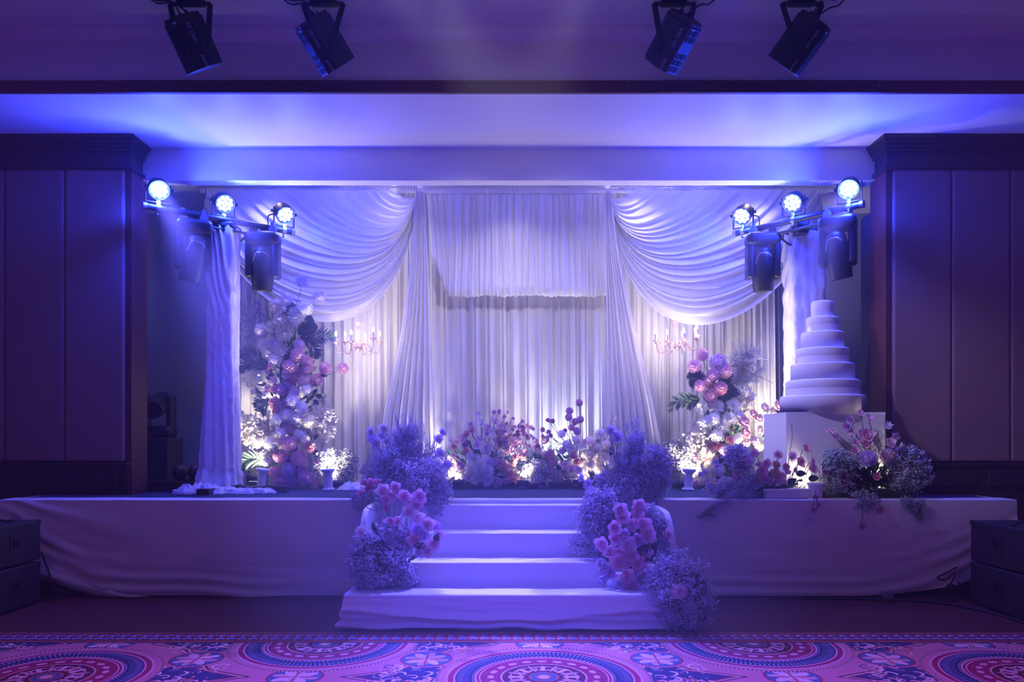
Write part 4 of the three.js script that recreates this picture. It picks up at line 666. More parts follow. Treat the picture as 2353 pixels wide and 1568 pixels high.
const TONE = { white: [0.86, 0.84, 0.82], cream: [0.84, 0.76, 0.62], blush: [0.92, 0.74, 0.75], pink: [0.88, 0.50, 0.60], rosy: [0.90, 0.60, 0.71], lilac: [0.78, 0.62, 0.86], pale: [0.80, 0.74, 0.86], coral: [0.90, 0.46, 0.42], plum: [0.50, 0.22, 0.46], orange: [0.90, 0.52, 0.34], mauve: [0.70, 0.45, 0.66], hot: [0.74, 0.20, 0.36] };
const petalMat = (t) => petalMats[t] ??= mat({ color: rgb(...TONE[t]), vertexColors: true, roughness: 0.75, transmission: 0.22 });
const M_leaf = mat({ color: rgb(0.045, 0.10, 0.045), roughness: 0.6 }), M_leafDark = mat({ color: rgb(0.022, 0.045, 0.04), roughness: 0.55 }), M_stem = mat({ color: rgb(0.10, 0.13, 0.05), roughness: 0.7 }), M_twig = mat({ color: rgb(0.11, 0.06, 0.035), roughness: 0.8 });
const M_spray = mat({ color: rgb(1, 1, 1), vertexColors: true, roughness: 0.95, transmission: 0.3 });
const M_foam = mat({ color: rgb(0.02, 0.035, 0.02), roughness: 1 });

function arrangement(name, label, category, base, group) { return thing(name, label, category, [base.x, base.y, base.z], 0, group); }
// one bloom: where it is, its radius, the way it faces, and its stem back to the root if it stands clear
function bloom(g, type, p, r, face, tone, root) {
  const o = mesh(type, pick(bloomGeo[type]), petalMat(tone), g); o.position.copy(p).sub(g.position); o.scale.setScalar(r);
  o.quaternion.setFromUnitVectors(V(0, 0, 1), face.clone().normalize()).multiply(new THREE.Quaternion().setFromAxisAngle(V(0, 0, 1), rr(0, 6.28)));
  if (root) {
    o.updateMatrix(); const inv = o.matrix.clone().invert(), a = p.clone().sub(g.position), b = root.clone().sub(g.position), m = a.clone().lerp(b, 0.5).add(V(rr(-0.02, 0.02), -0.03, 0)), back = a.clone().addScaledVector(face.clone().normalize(), -0.12 * r);
    mesh('stem', tube([back, a.clone().addScaledVector(face.clone().normalize(), -0.5 * r), m, b].map((q) => q.applyMatrix4(inv)), 0.0028 / r, 12, 5), M_stem, o);
  }
  return o;
}
// blooms listed by the pixels of a zoomed view [x, y, radius, type, tone, stem?]; depth swells out along the arrangement's axis
function blooms(g, [ox, oy, sc], list, d0, cx, rx, swell, rootY, floorY, up = 0.25) {
  for (const [x, y, r, type, tone, st] of list) {
    const px = ox + x / sc, py = oy + y / sc, q = clamp((px - cx) / rx, -1, 1), d = d0 - swell * Math.sqrt(1 - q * q * 0.9) + rr(-0.03, 0.03), p = at(px, py, d);
    const face = V(q * 0.8 + rr(-0.25, 0.25), up + rr(-0.2, 0.3), 1);
    const root = st ? at(cx + (px - cx) * 0.45, typeof st === 'number' ? oy + st / sc : rootY, d0) : null;
    const R = r / sc * d / FOCAL * (type === 'magnolia' ? 1.32 : 1.08); if (floorY !== undefined) p.y = Math.max(p.y, floorY + R * 0.95);
    bloom(g, type, p, R, face, tone, root);
  }
}
// sprays: branched stems with tiny florets, used by the hundred
function sprayGeo(kind) {
  const o = [], stemC = [0.16, 0.22, 0.10];
  const floret = (p, r, c) => {
    const n = kind === 'blossom' ? 5 : 4, nrm = V(rr(-1, 1), rr(-0.2, 1), rr(-1, 1)).normalize(), q = new THREE.Quaternion().setFromUnitVectors(V(0, 0, 1), nrm), pos = [], ix = [];
    if (kind === 'blossom') { for (let k = 0; k < n; k++) { const a = k / n * 6.2832, w = 0.6; for (const [rad, da, z] of [[0.08, 0, 0], [0.75, -w, 0.2], [1.05, 0, 0.3], [0.75, w, 0.2]]) { const v = V(Math.cos(a + da) * rad * r, Math.sin(a + da) * rad * r, z * r).applyQuaternion(q).add(p); pos.push(v.x, v.y, v.z); } const b = k * 4; ix.push(b, b + 1, b + 2, b, b + 2, b + 3); } }
    else { for (const s of [[1, 0, 0], [-1, 0, 0], [0, 1, 0], [0, -1, 0], [0, 0, 0.8], [0, 0, -0.8]]) { const v = V(...s).multiplyScalar(r).applyQuaternion(q).add(p); pos.push(v.x, v.y, v.z); } ix.push(0, 2, 4, 2, 1, 4, 1, 3, 4, 3, 0, 4, 2, 0, 5, 1, 2, 5, 3, 1, 5, 0, 3, 5); }
    const g = new THREE.BufferGeometry(); g.setAttribute('position', new THREE.Float32BufferAttribute(pos, 3)); g.setIndex(ix); if (kind === 'blossom') g.computeVertexNormals(); else { const nn = []; for (let i = 0; i < pos.length; i += 3) { const v = V(pos[i] - p.x, pos[i + 1] - p.y, pos[i + 2] - p.z).normalize(); nn.push(v.x, v.y, v.z); } g.setAttribute('normal', new THREE.Float32BufferAttribute(nn, 3)); }
    const h = g.toNonIndexed(); o.push(tint(h, ...c));
  };
  const twig = (a, b, r, c = stemC) => { const d = b.clone().sub(a), L = d.length(); const g = new THREE.CylinderGeometry(r * 0.6, r, L, 3, 1, true).translate(0, L / 2, 0).applyQuaternion(new THREE.Quaternion().setFromUnitVectors(V(0, 1, 0), d.normalize())).translate(a.x, a.y, a.z); o.push(tint(g.toNonIndexed(), ...c)); };
  if (kind === 'gyp') {                                                         // baby's breath: rounded head
    const top = V(0, 0.10, 0); twig(V(0, 0, 0), top, 0.0016);
    for (let i = 0; i < 9; i++) { const b = top.clone().multiplyScalar(rr(0.45, 1)), e = V(rr(-1, 1), rr(0.4, 1.4), rr(-1, 1)).normalize().multiplyScalar(rr(0.035, 0.07)).add(b); twig(b, e, 0.0009); for (let k = 0; k < 4; k++) { const f = e.clone().add(V(rr(-1, 1), rr(-0.6, 1), rr(-1, 1)).multiplyScalar(0.017)); if (k) twig(e, f, 0.0006); const t = rr(0.75, 1); floret(f, rr(0.0058, 0.0098), [0.88 * t, 0.84 * t, 0.88 * t]); } }
  } else if (kind === 'caspia') {                                               // sea lavender: feathery plume
    const L = 0.24; twig(V(0, 0, 0), V(0, L, 0), 0.0014);
    for (let i = 0; i < 22; i++) { const t = rr(0.2, 1), b = V(0, L * t, 0), a = rr(0, 6.28), l = 0.055 * (1.15 - t), e = V(Math.cos(a) * l, L * t + l * rr(0.6, 1.3), Math.sin(a) * l); twig(b, e, 0.0007); for (let k = 0; k < 4; k++) floret(b.clone().lerp(e, rr(0.35, 1.1)).add(V(rr(-1, 1), rr(-1, 1), rr(-1, 1)).multiplyScalar(0.005)), rr(0.003, 0.0056), [0.78, 0.74, 0.86]); }
  } else if (kind === 'blossom') {                                              // blossom twigs
    const pts = [V(0, 0, 0)]; for (let i = 1; i < 5; i++) pts.push(pts[i - 1].clone().add(V(rr(-0.02, 0.02), 0.045, rr(-0.02, 0.02)))); for (let i = 1; i < 5; i++) twig(pts[i - 1], pts[i], 0.002, [0.2, 0.14, 0.1]);
    for (let i = 0; i < 22; i++) { const b = pick(pts.slice(1)), e = b.clone().add(V(rr(-1, 1), rr(-0.5, 1), rr(-1, 1)).multiplyScalar(0.038)); twig(b, e, 0.0009, [0.2, 0.16, 0.1]); const t = rr(0.85, 1); floret(e, rr(0.013, 0.021), [0.9 * t, 0.87 * t, 0.84 * t]); }
  } else if (kind === 'leaf') {                                                 // short leafy sprig
    const L = 0.12; twig(V(0, 0, 0), V(0, L, 0), 0.0015, [0.12, 0.2, 0.08]);
    for (let i = 0; i < 12; i++) { const g = petal(rr(0.035, 0.055), 0.010, 0.3, 0.5, 2, 3, { fat: 0.7 }).rotateX(rr(-0.6, 0.5)).rotateY(rr(0, 6.28)).translate(0, L * rr(0.15, 1), 0).toNonIndexed(); const t = rr(0.6, 1.2); o.push(tint(g, 0.10 * t, 0.20 * t, 0.09 * t)); }
  } else {                                                                      // bare wispy branches
    const grow = (a, dir, L, n) => { const b = a.clone().addScaledVector(dir, L); twig(a, b, 0.0012 * n + 0.0004, [0.30, 0.27, 0.36]); if (n > 0) for (let k = 0; k < 3; k++) grow(a.clone().lerp(b, rr(0.45, 1)), dir.clone().add(V(rr(-0.7, 0.7), rr(-0.2, 0.5), rr(-0.7, 0.7))).normalize(), L * rr(0.5, 0.75), n - 1); else for (let k = 0; k < 2; k++) floret(b.clone().add(V(rr(-0.004, 0.004), rr(-0.008, 0.004), 0)), 0.0034, [0.66, 0.6, 0.76]); };
    grow(V(0, 0, 0), V(0, 1, 0), 0.13, 3);
  }
  for (const g of o) if (g.attributes.uv) g.deleteAttribute('uv');
  return mergeGeometries(o.map((g) => g.index ? g.toNonIndexed() : g));
}
const SPRAY = {}; for (const k of ['gyp', 'caspia', 'blossom', 'leaf', 'wisp']) SPRAY[k] = [sprayGeo(k), sprayGeo(k)];
// a rounded mass of sprays: centre, radii (width and height in pixels at distance d, depth in metres), shoots pointing away from the root
function mass(g, name, kind, cx, cy, d, rx, ry, rz, n, tints, o = {}) {
  const c = at(cx, cy, d), RX = rx * d / FOCAL, RY = ry * d / FOCAL, root = o.root ?? V(c.x, c.y - RY * 1.0, c.z), parts = [[], []], H = V(0, 1, 0);
  for (let i = 0; i < n; i++) {
    let v; do { v = V(rr(-1, 1), rr(o.low ?? -1, 1), rr(-1, 1)); } while (v.length() > 1); const k = lerp(0.35, 1, Math.pow(rnd(), 0.5)); v.normalize().multiplyScalar(k);
    if (o.low !== undefined && v.y < o.low) v.y = o.low + rnd() * 0.2;
    const tip = V(c.x + v.x * RX, c.y + v.y * RY, c.z + v.z * rz), dir = tip.clone().sub(root).normalize().lerp(v.clone().normalize(), 0.45).add(V(rr(-0.3, 0.3), rr(-0.1, 0.3), rr(-0.3, 0.3))).normalize(), s = (o.size ?? 1) * rr(0.75, 1.2), len = { gyp: 0.15, caspia: 0.25, blossom: 0.2, leaf: 0.14, wisp: 0.38 }[kind] * s;
    const base = tip.clone().addScaledVector(dir, -len).sub(g.position), q = new THREE.Quaternion().setFromUnitVectors(H, dir).multiply(new THREE.Quaternion().setFromAxisAngle(H, rr(0, 6.28)));
    if (base.y + g.position.y < (o.floor ?? -9)) base.y = (o.floor ?? -9) - g.position.y + rr(0, 0.03);
    parts[i % 2].push([new THREE.Matrix4().compose(base, q, V(s, s, s)), pick(tints)]);
  }
  parts.forEach((list, k) => { if (!list.length) return; const m = shade(new THREE.InstancedMesh(SPRAY[kind][k], M_spray, list.length)); list.forEach(([t, col], i) => { m.setMatrixAt(i, t); m.setColorAt(i, rgb(...col)); }); m.name = name; stuff(m); g.add(m); });
}
function frond(g, pts, width, m = M_leafDark, n = 22) {                         // feathery leaf along a curve
  const cv = new THREE.CatmullRomCurve3(pts), geos = [new THREE.TubeGeometry(cv, 16, 0.003, 4)];
  for (const q of geos) q.deleteAttribute('uv');
  for (let i = 1; i <= n; i++) for (const s of [-1, 1]) {
    const t = i / (n + 0.5), p = cv.getPoint(t), T = cv.getTangent(t), side = V(0, 0, 1).cross(T).normalize().multiplyScalar(s), dir = side.multiplyScalar(0.75).addScaledVector(T, 0.75).add(V(0, rr(-0.2, 0.1), rr(-0.15, 0.35))).normalize(), L = width * Math.sin(Math.PI * Math.pow(t, 0.7) * 0.86 + 0.25) * rr(0.85, 1.1);
    const leaf = petal(L, 0.0062, 0.3, 0.25, 1, 3, { fat: 0.6 }); leaf.deleteAttribute('color'); leaf.applyQuaternion(new THREE.Quaternion().setFromUnitVectors(V(0, 1, 0), dir)).translate(p.x, p.y, p.z); geos.push(leaf);
  }
  return mesh('fern_frond', noUv(geos).translate(-g.position.x, -g.position.y, -g.position.z), m, g);
}
function broadLeaf(g, p, dir, L, W, m = M_leafDark) { const q = petal(L, W, 0.35, 0.5, 4, 6, { fat: 0.8 }); q.deleteAttribute('color'); const o = mesh('leaf', q, m, g); o.position.copy(p).sub(g.position); o.quaternion.setFromUnitVectors(V(0, 1, 0), dir.clone().normalize()); o.rotateY(rr(-0.8, 0.8)); return o; }
function foamCore(g, cx, cyTop, cyBot, d, w) { const a = at(cx, cyTop, d), b = at(cx, cyBot, d); const h = a.y - b.y; mesh('foam_core', cyl(w * 0.7, w, h, 14, a.x - g.position.x, b.y + h / 2 - g.position.y, -d - g.position.z), M_foam, g); }
const WHITE_T = [[1, 1, 1], [0.94, 0.92, 0.96], [0.86, 0.86, 0.92]], GREEN_T = [[1, 1, 1], [0.8, 0.95, 0.8], [0.65, 0.8, 0.7]], LILAC_T = [[0.95, 0.86, 1], [0.85, 0.8, 1], [1, 0.94, 1], [0.7, 0.66, 0.85]], CREAM_T = [[1, 0.97, 0.9], [1, 0.94, 0.88], [0.95, 0.95, 0.95]], GREY_T = [[0.6, 0.62, 0.58], [0.45, 0.5, 0.45], [0.75, 0.75, 0.7]], PINK_T = [[0.95, 0.66, 0.8], [0.8, 0.5, 0.7], [0.9, 0.75, 0.9]], STRAW_T = [[0.7, 0.52, 0.4], [0.6, 0.46, 0.4], [0.8, 0.65, 0.5]];
// ---------------------------------------------------------------- flower column left of centre
{
  const d = 6.92, b = at(665, 1118, d); b.y = STAGE_Y;
  const g = arrangement('flower_column', 'tall flower column of pink pompons and white blooms beside the left draped tower', 'flowers', b, 'flower columns flanking the backdrop');
  const Zm = [440, 640, 3.136], cx = 662, rx = 105;
  foamCore(g, 662, 720, 1118, d + 0.06, 0.09);
  const W = 'white', C = 'chrysanthemum', H = 'hydrangea', P = 'pompon', Rz = 'rose';
  blooms(g, Zm, [
    [800, 20, 48, P, 'pale', 200], [920, 135, 46, P, 'pale', 230], [615, 200, 58, H, W], [690, 150, 52, H, 'pale'], [815, 215, 58, H, W], [760, 270, 70, C, W], [640, 300, 55, C, W], [590, 355, 50, C, W], [680, 400, 72, C, W], [540, 485, 58, C, W], [605, 470, 55, C, 'pale'], [500, 370, 46, H, 'pale'], [560, 540, 52, C, W], [720, 330, 60, C, 'pale'], [650, 520, 60, C, W], [610, 585, 52, H, 'pale'],
    [775, 480, 42, P, 'lilac'], [765, 555, 54, P, 'rosy'], [710, 635, 52, P, 'rosy'], [830, 605, 46, P, 'rosy'], [790, 680, 42, P, 'pink'], [965, 650, 46, P, 'rosy', 720], [1090, 650, 42, P, 'rosy', 700], [815, 735, 52, P, 'blush'], [900, 735, 50, P, 'rosy'], [740, 710, 44, P, 'pink'], [690, 770, 50, P, 'mauve'], [650, 800, 46, P, 'mauve'], [830, 650, 40, P, 'mauve'],
    [500, 690, 32, Rz, W], [395, 740, 30, Rz, W, 800], [510, 750, 30, Rz, W], [460, 825, 32, Rz, W], [540, 855, 36, Rz, W], [430, 770, 30, Rz, 'cream'], [875, 660, 32, Rz, 'blush'], [600, 740, 30, 'magnolia', 'blush'], [560, 790, 26, 'magnolia', 'blush'], [605, 800, 24, 'magnolia', 'pink'], [545, 830, 24, 'magnolia', 'blush'], [570, 640, 20, 'magnolia', 'pink'], [560, 680, 20, 'magnolia', 'pink'], [680, 700, 28, 'magnolia', W], [615, 560, 26, Rz, W], [660, 545, 26, Rz, W],
    [600, 900, 46, 'carnation', 'pink'], [645, 930, 54, 'carnation', 'rosy'], [690, 900, 40, 'carnation', 'pink'], [620, 960, 42, 'carnation', 'coral'], [740, 820, 48, H, 'lilac'], [830, 800, 44, H, 'pale'], [730, 885, 52, H, 'pale'], [790, 940, 55, H, 'pale'], [690, 990, 55, H, W], [760, 1010, 55, H, W], [620, 1020, 50, H, W], [840, 1030, 50, H, 'cream'],
    [710, 1065, 52, P, 'rosy'], [705, 1190, 56, P, 'rosy'], [850, 1220, 46, 'carnation', 'coral'], [770, 1295, 56, P, 'rosy'], [640, 1280, 52, P, 'rosy'], [700, 1385, 56, P, 'lilac'], [800, 1395, 46, P, 'mauve'], [640, 1470, 58, P, 'rosy'], [820, 1440, 52, P, 'rosy'], [868, 1475, 50, P, 'rosy'], [600, 1400, 46, P, 'pink'], [885, 1330, 28, Rz, 'pink'], [730, 1470, 50, P, 'mauve'],
    [570, 1190, 52, H, W], [545, 1270, 46, 'peony', W], [550, 1330, 46, 'peony', W], [620, 1180, 42, H, 'cream'], [600, 1240, 40, 'peony', 'cream'], [640, 1120, 46, H, W], [780, 1130, 46, H, W], [820, 1165, 40, H, 'cream'], [490, 1180, 36, H, W], [370, 990, 34, 'peony', W, 1060], [435, 1010, 34, 'peony', 'cream'],
  ], d, cx, rx, 0.16, 1118, STAGE_Y);
  mass(g, 'sea_lavender', 'caspia', 570, 720, d, 46, 62, 0.12, 34, LILAC_T, { root: at(640, 820, d) });
  mass(g, 'wispy_branch', 'wisp', 585, 700, d, 40, 60, 0.1, 12, LILAC_T, { root: at(640, 820, d) });
  mass(g, 'blossom_spray', 'blossom', 590, 985, d - 0.05, 52, 45, 0.12, 64, CREAM_T, { root: at(665, 1010, d) });
  mass(g, 'blossom_spray', 'blossom', 735, 975, d - 0.05, 42, 45, 0.12, 60, CREAM_T, { root: at(665, 1010, d) });
  mass(g, 'foliage', 'leaf', 662, 880, d + 0.02, 75, 190, 0.1, 120, [[0.8, 1, 0.9], [0.5, 0.7, 0.7]], { root: at(662, 1000, d) });
  mass(g, 'babys_breath', 'gyp', 748, 1070, d - 0.08, 40, 46, 0.12, 60, CREAM_T, { root: at(730, 1118, d), floor: STAGE_Y });
  const A = (x, y, dd = d - 0.12) => at(440 + x / 3.136, 640 + y / 3.136, dd);
  frond(g, [A(770, 440), A(860, 420), A(950, 415), A(1050, 430)], 0.12); frond(g, [A(780, 430), A(850, 470), A(890, 520), A(905, 575)], 0.1); frond(g, [A(790, 380), A(830, 320), A(870, 290)], 0.08); frond(g, [A(760, 400), A(840, 370), A(900, 340)], 0.09);
  frond(g, [A(560, 640), A(480, 580), A(400, 540), A(315, 550)], 0.13); frond(g, [A(560, 650), A(470, 620), A(390, 620), A(360, 680)], 0.11); frond(g, [A(570, 870), A(510, 880), A(470, 930)], 0.1); frond(g, [A(560, 900), A(520, 930), A(500, 960)], 0.1);
  frond(g, [A(740, 300), A(720, 220), A(740, 200)], 0.07); frond(g, [A(560, 1320), A(460, 1300), A(400, 1320), A(340, 1370)], 0.12, M_leaf);
  for (const [x, y, dx, dy] of [[870, 830, 1, 0.4], [900, 850, 1, -0.1], [930, 860, 0.8, 0.6], [880, 880, 0.9, -0.5], [850, 850, 0.5, 0.9], [600, 650, -1, 0.3], [620, 690, -0.8, 0.6], [540, 760, -1, 0], [870, 1260, 1, 0.2], [880, 1160, 1, 0.5], [850, 1170, 0.3, 1], [860, 750, 1, -0.2], [930, 700, 1, 0.2]]) broadLeaf(g, A(x, y), V(dx, dy, 0.3), 0.085, 0.022);
  // low baby's breath behind, in a planter on the floor
  const b2 = at(800, 1112, 7.0); b2.y = STAGE_Y; const g2 = arrangement('babys_breath_bush', 'low grey baby\'s breath clump between the left flower column and the steps', 'flowers', b2);
  mass(g2, 'babys_breath', 'gyp', 795, 1068, 7.0, 30, 40, 0.14, 55, GREY_T, { floor: STAGE_Y, root: at(795, 1118, 7.0) }); mesh('tray', cyl(0.09, 0.08, 0.05, 20, 0, 0.025, 0), M.blackMatte, g2);
  const b3 = at(590, 1112, 7.05); b3.y = STAGE_Y; const g3 = arrangement('potted_palm', 'small green fern in a dark pot behind the left flower column', 'plant', V(at(583, 0, 7.1).x, STAGE_Y, -7.1));
  mesh('pot', lathe([[0, 0], [0.05, 0], [0.07, 0.1], [0.074, 0.1], [0.074, 0.112], [0.06, 0.11], [0, 0.1]], 24), M.darkWood, g3); const r0 = V(at(583, 0, 7.1).x, STAGE_Y + 0.1, -7.1);
  for (let i = 0; i < 7; i++) { const a = i * 0.9 + 0.2, k = rr(0.14, 0.2); frond(g3, [r0, r0.clone().add(V(Math.cos(a) * k * 0.5, 0.13, Math.sin(a) * 0.05)), r0.clone().add(V(Math.cos(a) * k, 0.12 + 0.04 * Math.sin(i * 2), Math.sin(a) * 0.08)), r0.clone().add(V(Math.cos(a) * k * 1.3, 0.05, Math.sin(a) * 0.1))], 0.08, M_leaf, 10); }
}
// ---------------------------------------------------------------- flower column right of centre
{
  const d = 6.90, b = at(1680, 1118, d); b.y = STAGE_Y;
  const g = arrangement('flower_column', 'tall flower column of lilac pompons and pink peonies beside the cake plinth', 'flowers', b, 'flower columns flanking the backdrop');
  const Zm = [1480, 670, 2.8], cx = 1665, rx = 110, P = 'pompon', C = 'chrysanthemum', W = 'white', Pe = 'peony', A6 = 'magnolia';
  foamCore(g, 1668, 840, 1118, d + 0.06, 0.09);
  blooms(g, Zm, [
    [375, 408, 40, P, 'rosy', 560], [323, 483, 44, P, 'rosy', 600], [475, 457, 56, P, 'lilac'], [522, 512, 50, P, 'rosy'], [412, 575, 46, P, 'rosy'], [358, 607, 40, P, 'rosy'], [432, 670, 46, P, 'rosy'], [490, 625, 46, P, 'pink'], [445, 540, 42, P, 'mauve'],
    [375, 755, 42, C, W], [475, 745, 46, C, W], [570, 735, 46, C, W], [420, 740, 26, 'carnation', 'blush'], [545, 820, 46, C, W], [500, 870, 50, C, W], [600, 800, 44, C, 'pale'], [450, 820, 46, 'hydrangea', W], [400, 850, 44, 'hydrangea', W], [470, 930, 46, 'hydrangea', W],
    [845, 740, 42, Pe, 'rosy', 860], [765, 755, 40, Pe, 'blush'], [730, 825, 40, Pe, 'blush'], [630, 845, 48, Pe, 'rosy'], [640, 915, 46, Pe, 'rosy'], [735, 890, 32, Pe, 'blush'], [655, 975, 30, 'carnation', 'rosy'], [710, 965, 36, 'carnation', 'lilac'], [690, 790, 36, Pe, 'pink'], [575, 895, 18, 'rose', 'coral'], [770, 820, 36, Pe, 'blush'], [820, 775, 30, Pe, 'blush'], [740, 1000, 30, 'hydrangea', 'cream'], [600, 950, 36, 'hydrangea', W],
    [418, 988, 24, A6, 'coral', 1080], [485, 1005, 26, A6, 'coral', 1080], [548, 965, 27, A6, 'coral', 1050], [408, 1090, 24, A6, 'coral'], [332, 1072, 24, A6, 'blush'], [455, 1075, 22, A6, 'coral'], [400, 1040, 38, C, 'cream'], [440, 1080, 38, C, 'cream'], [350, 1190, 42, C, 'cream'], [420, 1125, 38, C, 'cream'], [520, 1030, 42, 'hydrangea', 'blush'], [560, 1080, 44, 'hydrangea', 'lilac'], [480, 1150, 44, 'hydrangea', 'pale'], [330, 1130, 36, C, W], [600, 1040, 40, 'hydrangea', 'pale'],
  ], d, cx, rx, 0.14, 1118, STAGE_Y);
  mass(g, 'blossom_spray', 'blossom', 1607, 1015, d - 0.06, 40, 55, 0.12, 70, CREAM_T, { root: at(1650, 1060, d) });
  mass(g, 'blossom_spray', 'blossom', 1712, 905, d - 0.04, 26, 28, 0.1, 26, WHITE_T, { root: at(1680, 930, d) });
  mass(g, 'sea_lavender', 'caspia', 1712, 835, d, 52, 70, 0.12, 46, WHITE_T, { root: at(1680, 900, d) });
  mass(g, 'wispy_branch', 'wisp', 1715, 800, d, 58, 50, 0.12, 20, WHITE_T, { root: at(1680, 900, d), size: 1.0 });
  mass(g, 'foliage', 'leaf', 1665, 960, d + 0.03, 65, 130, 0.1, 90, [[0.8, 1, 0.9], [0.5, 0.7, 0.7]], { root: at(1665, 1040, d) });
  mass(g, 'babys_breath', 'gyp', 1580, 1060, d - 0.05, 26, 40, 0.1, 45, CREAM_T, { root: at(1600, 1118, d), floor: STAGE_Y });
  const A = (x, y, dd = d - 0.12) => at(1480 + x / 2.8, 670 + y / 2.8, dd);
  frond(g, [A(360, 690), A(290, 690), A(220, 710), A(155, 765)], 0.11, M_leaf); frond(g, [A(360, 690), A(310, 715), A(270, 745)], 0.09, M_leaf); frond(g, [A(390, 600), A(340, 545), A(280, 555)], 0.09); frond(g, [A(380, 590), A(340, 580), A(300, 610)], 0.08); frond(g, [A(500, 700), A(540, 660), A(580, 620)], 0.11); frond(g, [A(500, 700), A(470, 650), A(510, 600)], 0.11); frond(g, [A(520, 760), A(490, 790), A(430, 800)], 0.09, M_leaf);
  for (const [x, y, dx, dy] of [[560, 880, -0.4, 0.9], [570, 920, -0.7, -0.3], [750, 930, 1, 0.2], [760, 950, 0.9, 0.6], [590, 870, 0.2, 1], [555, 930, -1, 0.2]]) broadLeaf(g, A(x, y), V(dx, dy, 0.3), 0.075, 0.02);
  const b2 = at(1548, 1112, 7.0); b2.y = STAGE_Y; const g2 = arrangement('babys_breath_bush', 'low grey baby\'s breath clump left of the right flower column', 'flowers', b2);
  mass(g2, 'babys_breath', 'gyp', 1545, 1050, 7.0, 32, 52, 0.14, 60, GREY_T, { floor: STAGE_Y, root: at(1545, 1118, 7.0) }); mesh('tray', cyl(0.09, 0.08, 0.05, 20, 0, 0.025, 0), M.blackMatte, g2);
}
// ---------------------------------------------------------------- flower beds along the foot of the backdrop
const bedZ = [1000, 900, 5.229];
function fillBlooms(g, n, cx, cy, d, rx, ry, swell, kinds, r0, r1) { for (let i = 0; i < n; i++) { const a = rr(0, 6.28), k = Math.sqrt(rnd()), px = cx + Math.cos(a) * k * rx, py = cy + Math.sin(a) * k * ry, [t, tone] = pick(kinds), q = (px - cx) / rx; const dd = d - swell * 0.5 * Math.sqrt(Math.max(0, 1 - q * q)) + rr(-0.02, 0.06); bloom(g, t, at(px, py, dd), rr(r0, r1) * dd / FOCAL, V(q * 0.7 + rr(-0.3, 0.3), 0.3 + rr(-0.3, 0.4), 1), tone); } }
{
  const d = 7.0, b = at(1110, 1118, d); b.y = STAGE_Y; const g = arrangement('flower_bed', 'mounded bed of lilac and white flowers at the backdrop foot, left half', 'flowers', b, 'flower beds along the backdrop foot');
  mesh('foam_tray', box(0.7, 0.06, 0.16, -0.02, 0.03, 0.02, 0.01), M_foam, g);
  const C = 'chrysanthemum', Co = 'cosmos', W = 'white';
  blooms(g, bedZ, [
    [520, 285, 46, Co, 'pale', 560], [560, 380, 52, Co, 'pale', 600], [430, 400, 46, Co, 'mauve', 600], [640, 445, 55, Co, 'mauve', 600], [440, 460, 50, 'carnation', 'rosy', 640], [620, 510, 55, Co, 'pale'], [700, 530, 50, Co, 'pale'], [530, 590, 60, Co, 'lilac'], [190, 600, 40, Co, 'pale', 800], [720, 370, 55, Co, 'mauve', 600], [780, 430, 50, Co, 'mauve'], [330, 560, 50, 'carnation', 'rosy'], [380, 510, 46, 'carnation', 'pink'], [260, 610, 40, 'carnation', 'rosy'], [230, 670, 42, 'carnation', 'coral'], [360, 640, 46, 'carnation', 'plum'], [370, 720, 46, 'carnation', 'coral'], [610, 690, 60, C, 'lilac'], [500, 660, 50, Co, 'lilac'],
    [480, 825, 86, C, W], [530, 930, 96, C, W], [625, 965, 90, C, 'pale'], [490, 1065, 78, C, W], [620, 1085, 72, C, 'pale'], [785, 745, 58, C, W], [640, 860, 78, C, 'pale'], [430, 940, 70, C, W], [420, 780, 50, C, 'pale'], [710, 850, 55, C, 'lilac'],
    [730, 1110, 78, 'peony', 'rosy'], [310, 905, 78, 'peony', 'rosy'], [220, 800, 62, 'peony', 'blush'], [270, 1110, 62, 'peony', 'blush'], [180, 990, 70, 'peony', W], [290, 985, 76, 'peony', W], [365, 1060, 66, 'peony', W], [820, 915, 64, 'carnation', 'coral'], [870, 700, 58, 'carnation', 'pink'], [1050, 790, 50, 'carnation', 'coral'], [960, 800, 48, 'carnation', 'orange'], [900, 1000, 60, 'carnation', 'coral'], [965, 1060, 54, 'carnation', 'orange'], [860, 1070, 55, 'carnation', 'pink'], [930, 860, 55, 'carnation', 'coral'], [830, 610, 50, 'carnation', 'mauve'], [830, 500, 48, 'carnation', 'mauve'], [120, 880, 50, 'cosmos', W], [50, 740, 60, 'cosmos', 'pale'], [100, 830, 50, 'cosmos', 'pale'],
    [710, 255, 26, 'magnolia', 'mauve', 500], [765, 250, 28, 'magnolia', 'mauve', 500], [825, 305, 24, 'magnolia', 'mauve', 560], [865, 255, 20, 'magnolia', 'lilac', 500], [1040, 370, 30, 'magnolia', 'mauve', 560], [930, 330, 22, 'magnolia', 'mauve', 560], [1000, 440, 26, 'magnolia', 'mauve'], [1045, 480, 28, 'magnolia', 'plum'],
  ], d, 1110, 125, 0.16, 1110, STAGE_Y);
  fillBlooms(g, 75, 1185, 1010, d, 52, 40, 0.1, [['magnolia', 'mauve'], ['magnolia', 'lilac'], ['magnolia', 'rosy'], ['magnolia', 'plum']], 4.5, 7);
  fillBlooms(g, 30, 1110, 1085, d, 85, 30, 0.1, [['carnation', 'rosy'], ['hydrangea', 'pale'], ['carnation', 'blush'], ['chrysanthemum', 'white']], 10, 14);
  mass(g, 'foliage', 'leaf', 1110, 1060, d + 0.03, 100, 60, 0.1, 110, [[0.8, 1, 0.9], [0.5, 0.7, 0.7]], { floor: STAGE_Y, root: at(1110, 1112, d) });
  mass(g, 'wispy_branch', 'wisp', 1160, 985, d + 0.04, 75, 55, 0.08, 16, PINK_T, { root: at(1150, 1100, d) });
}
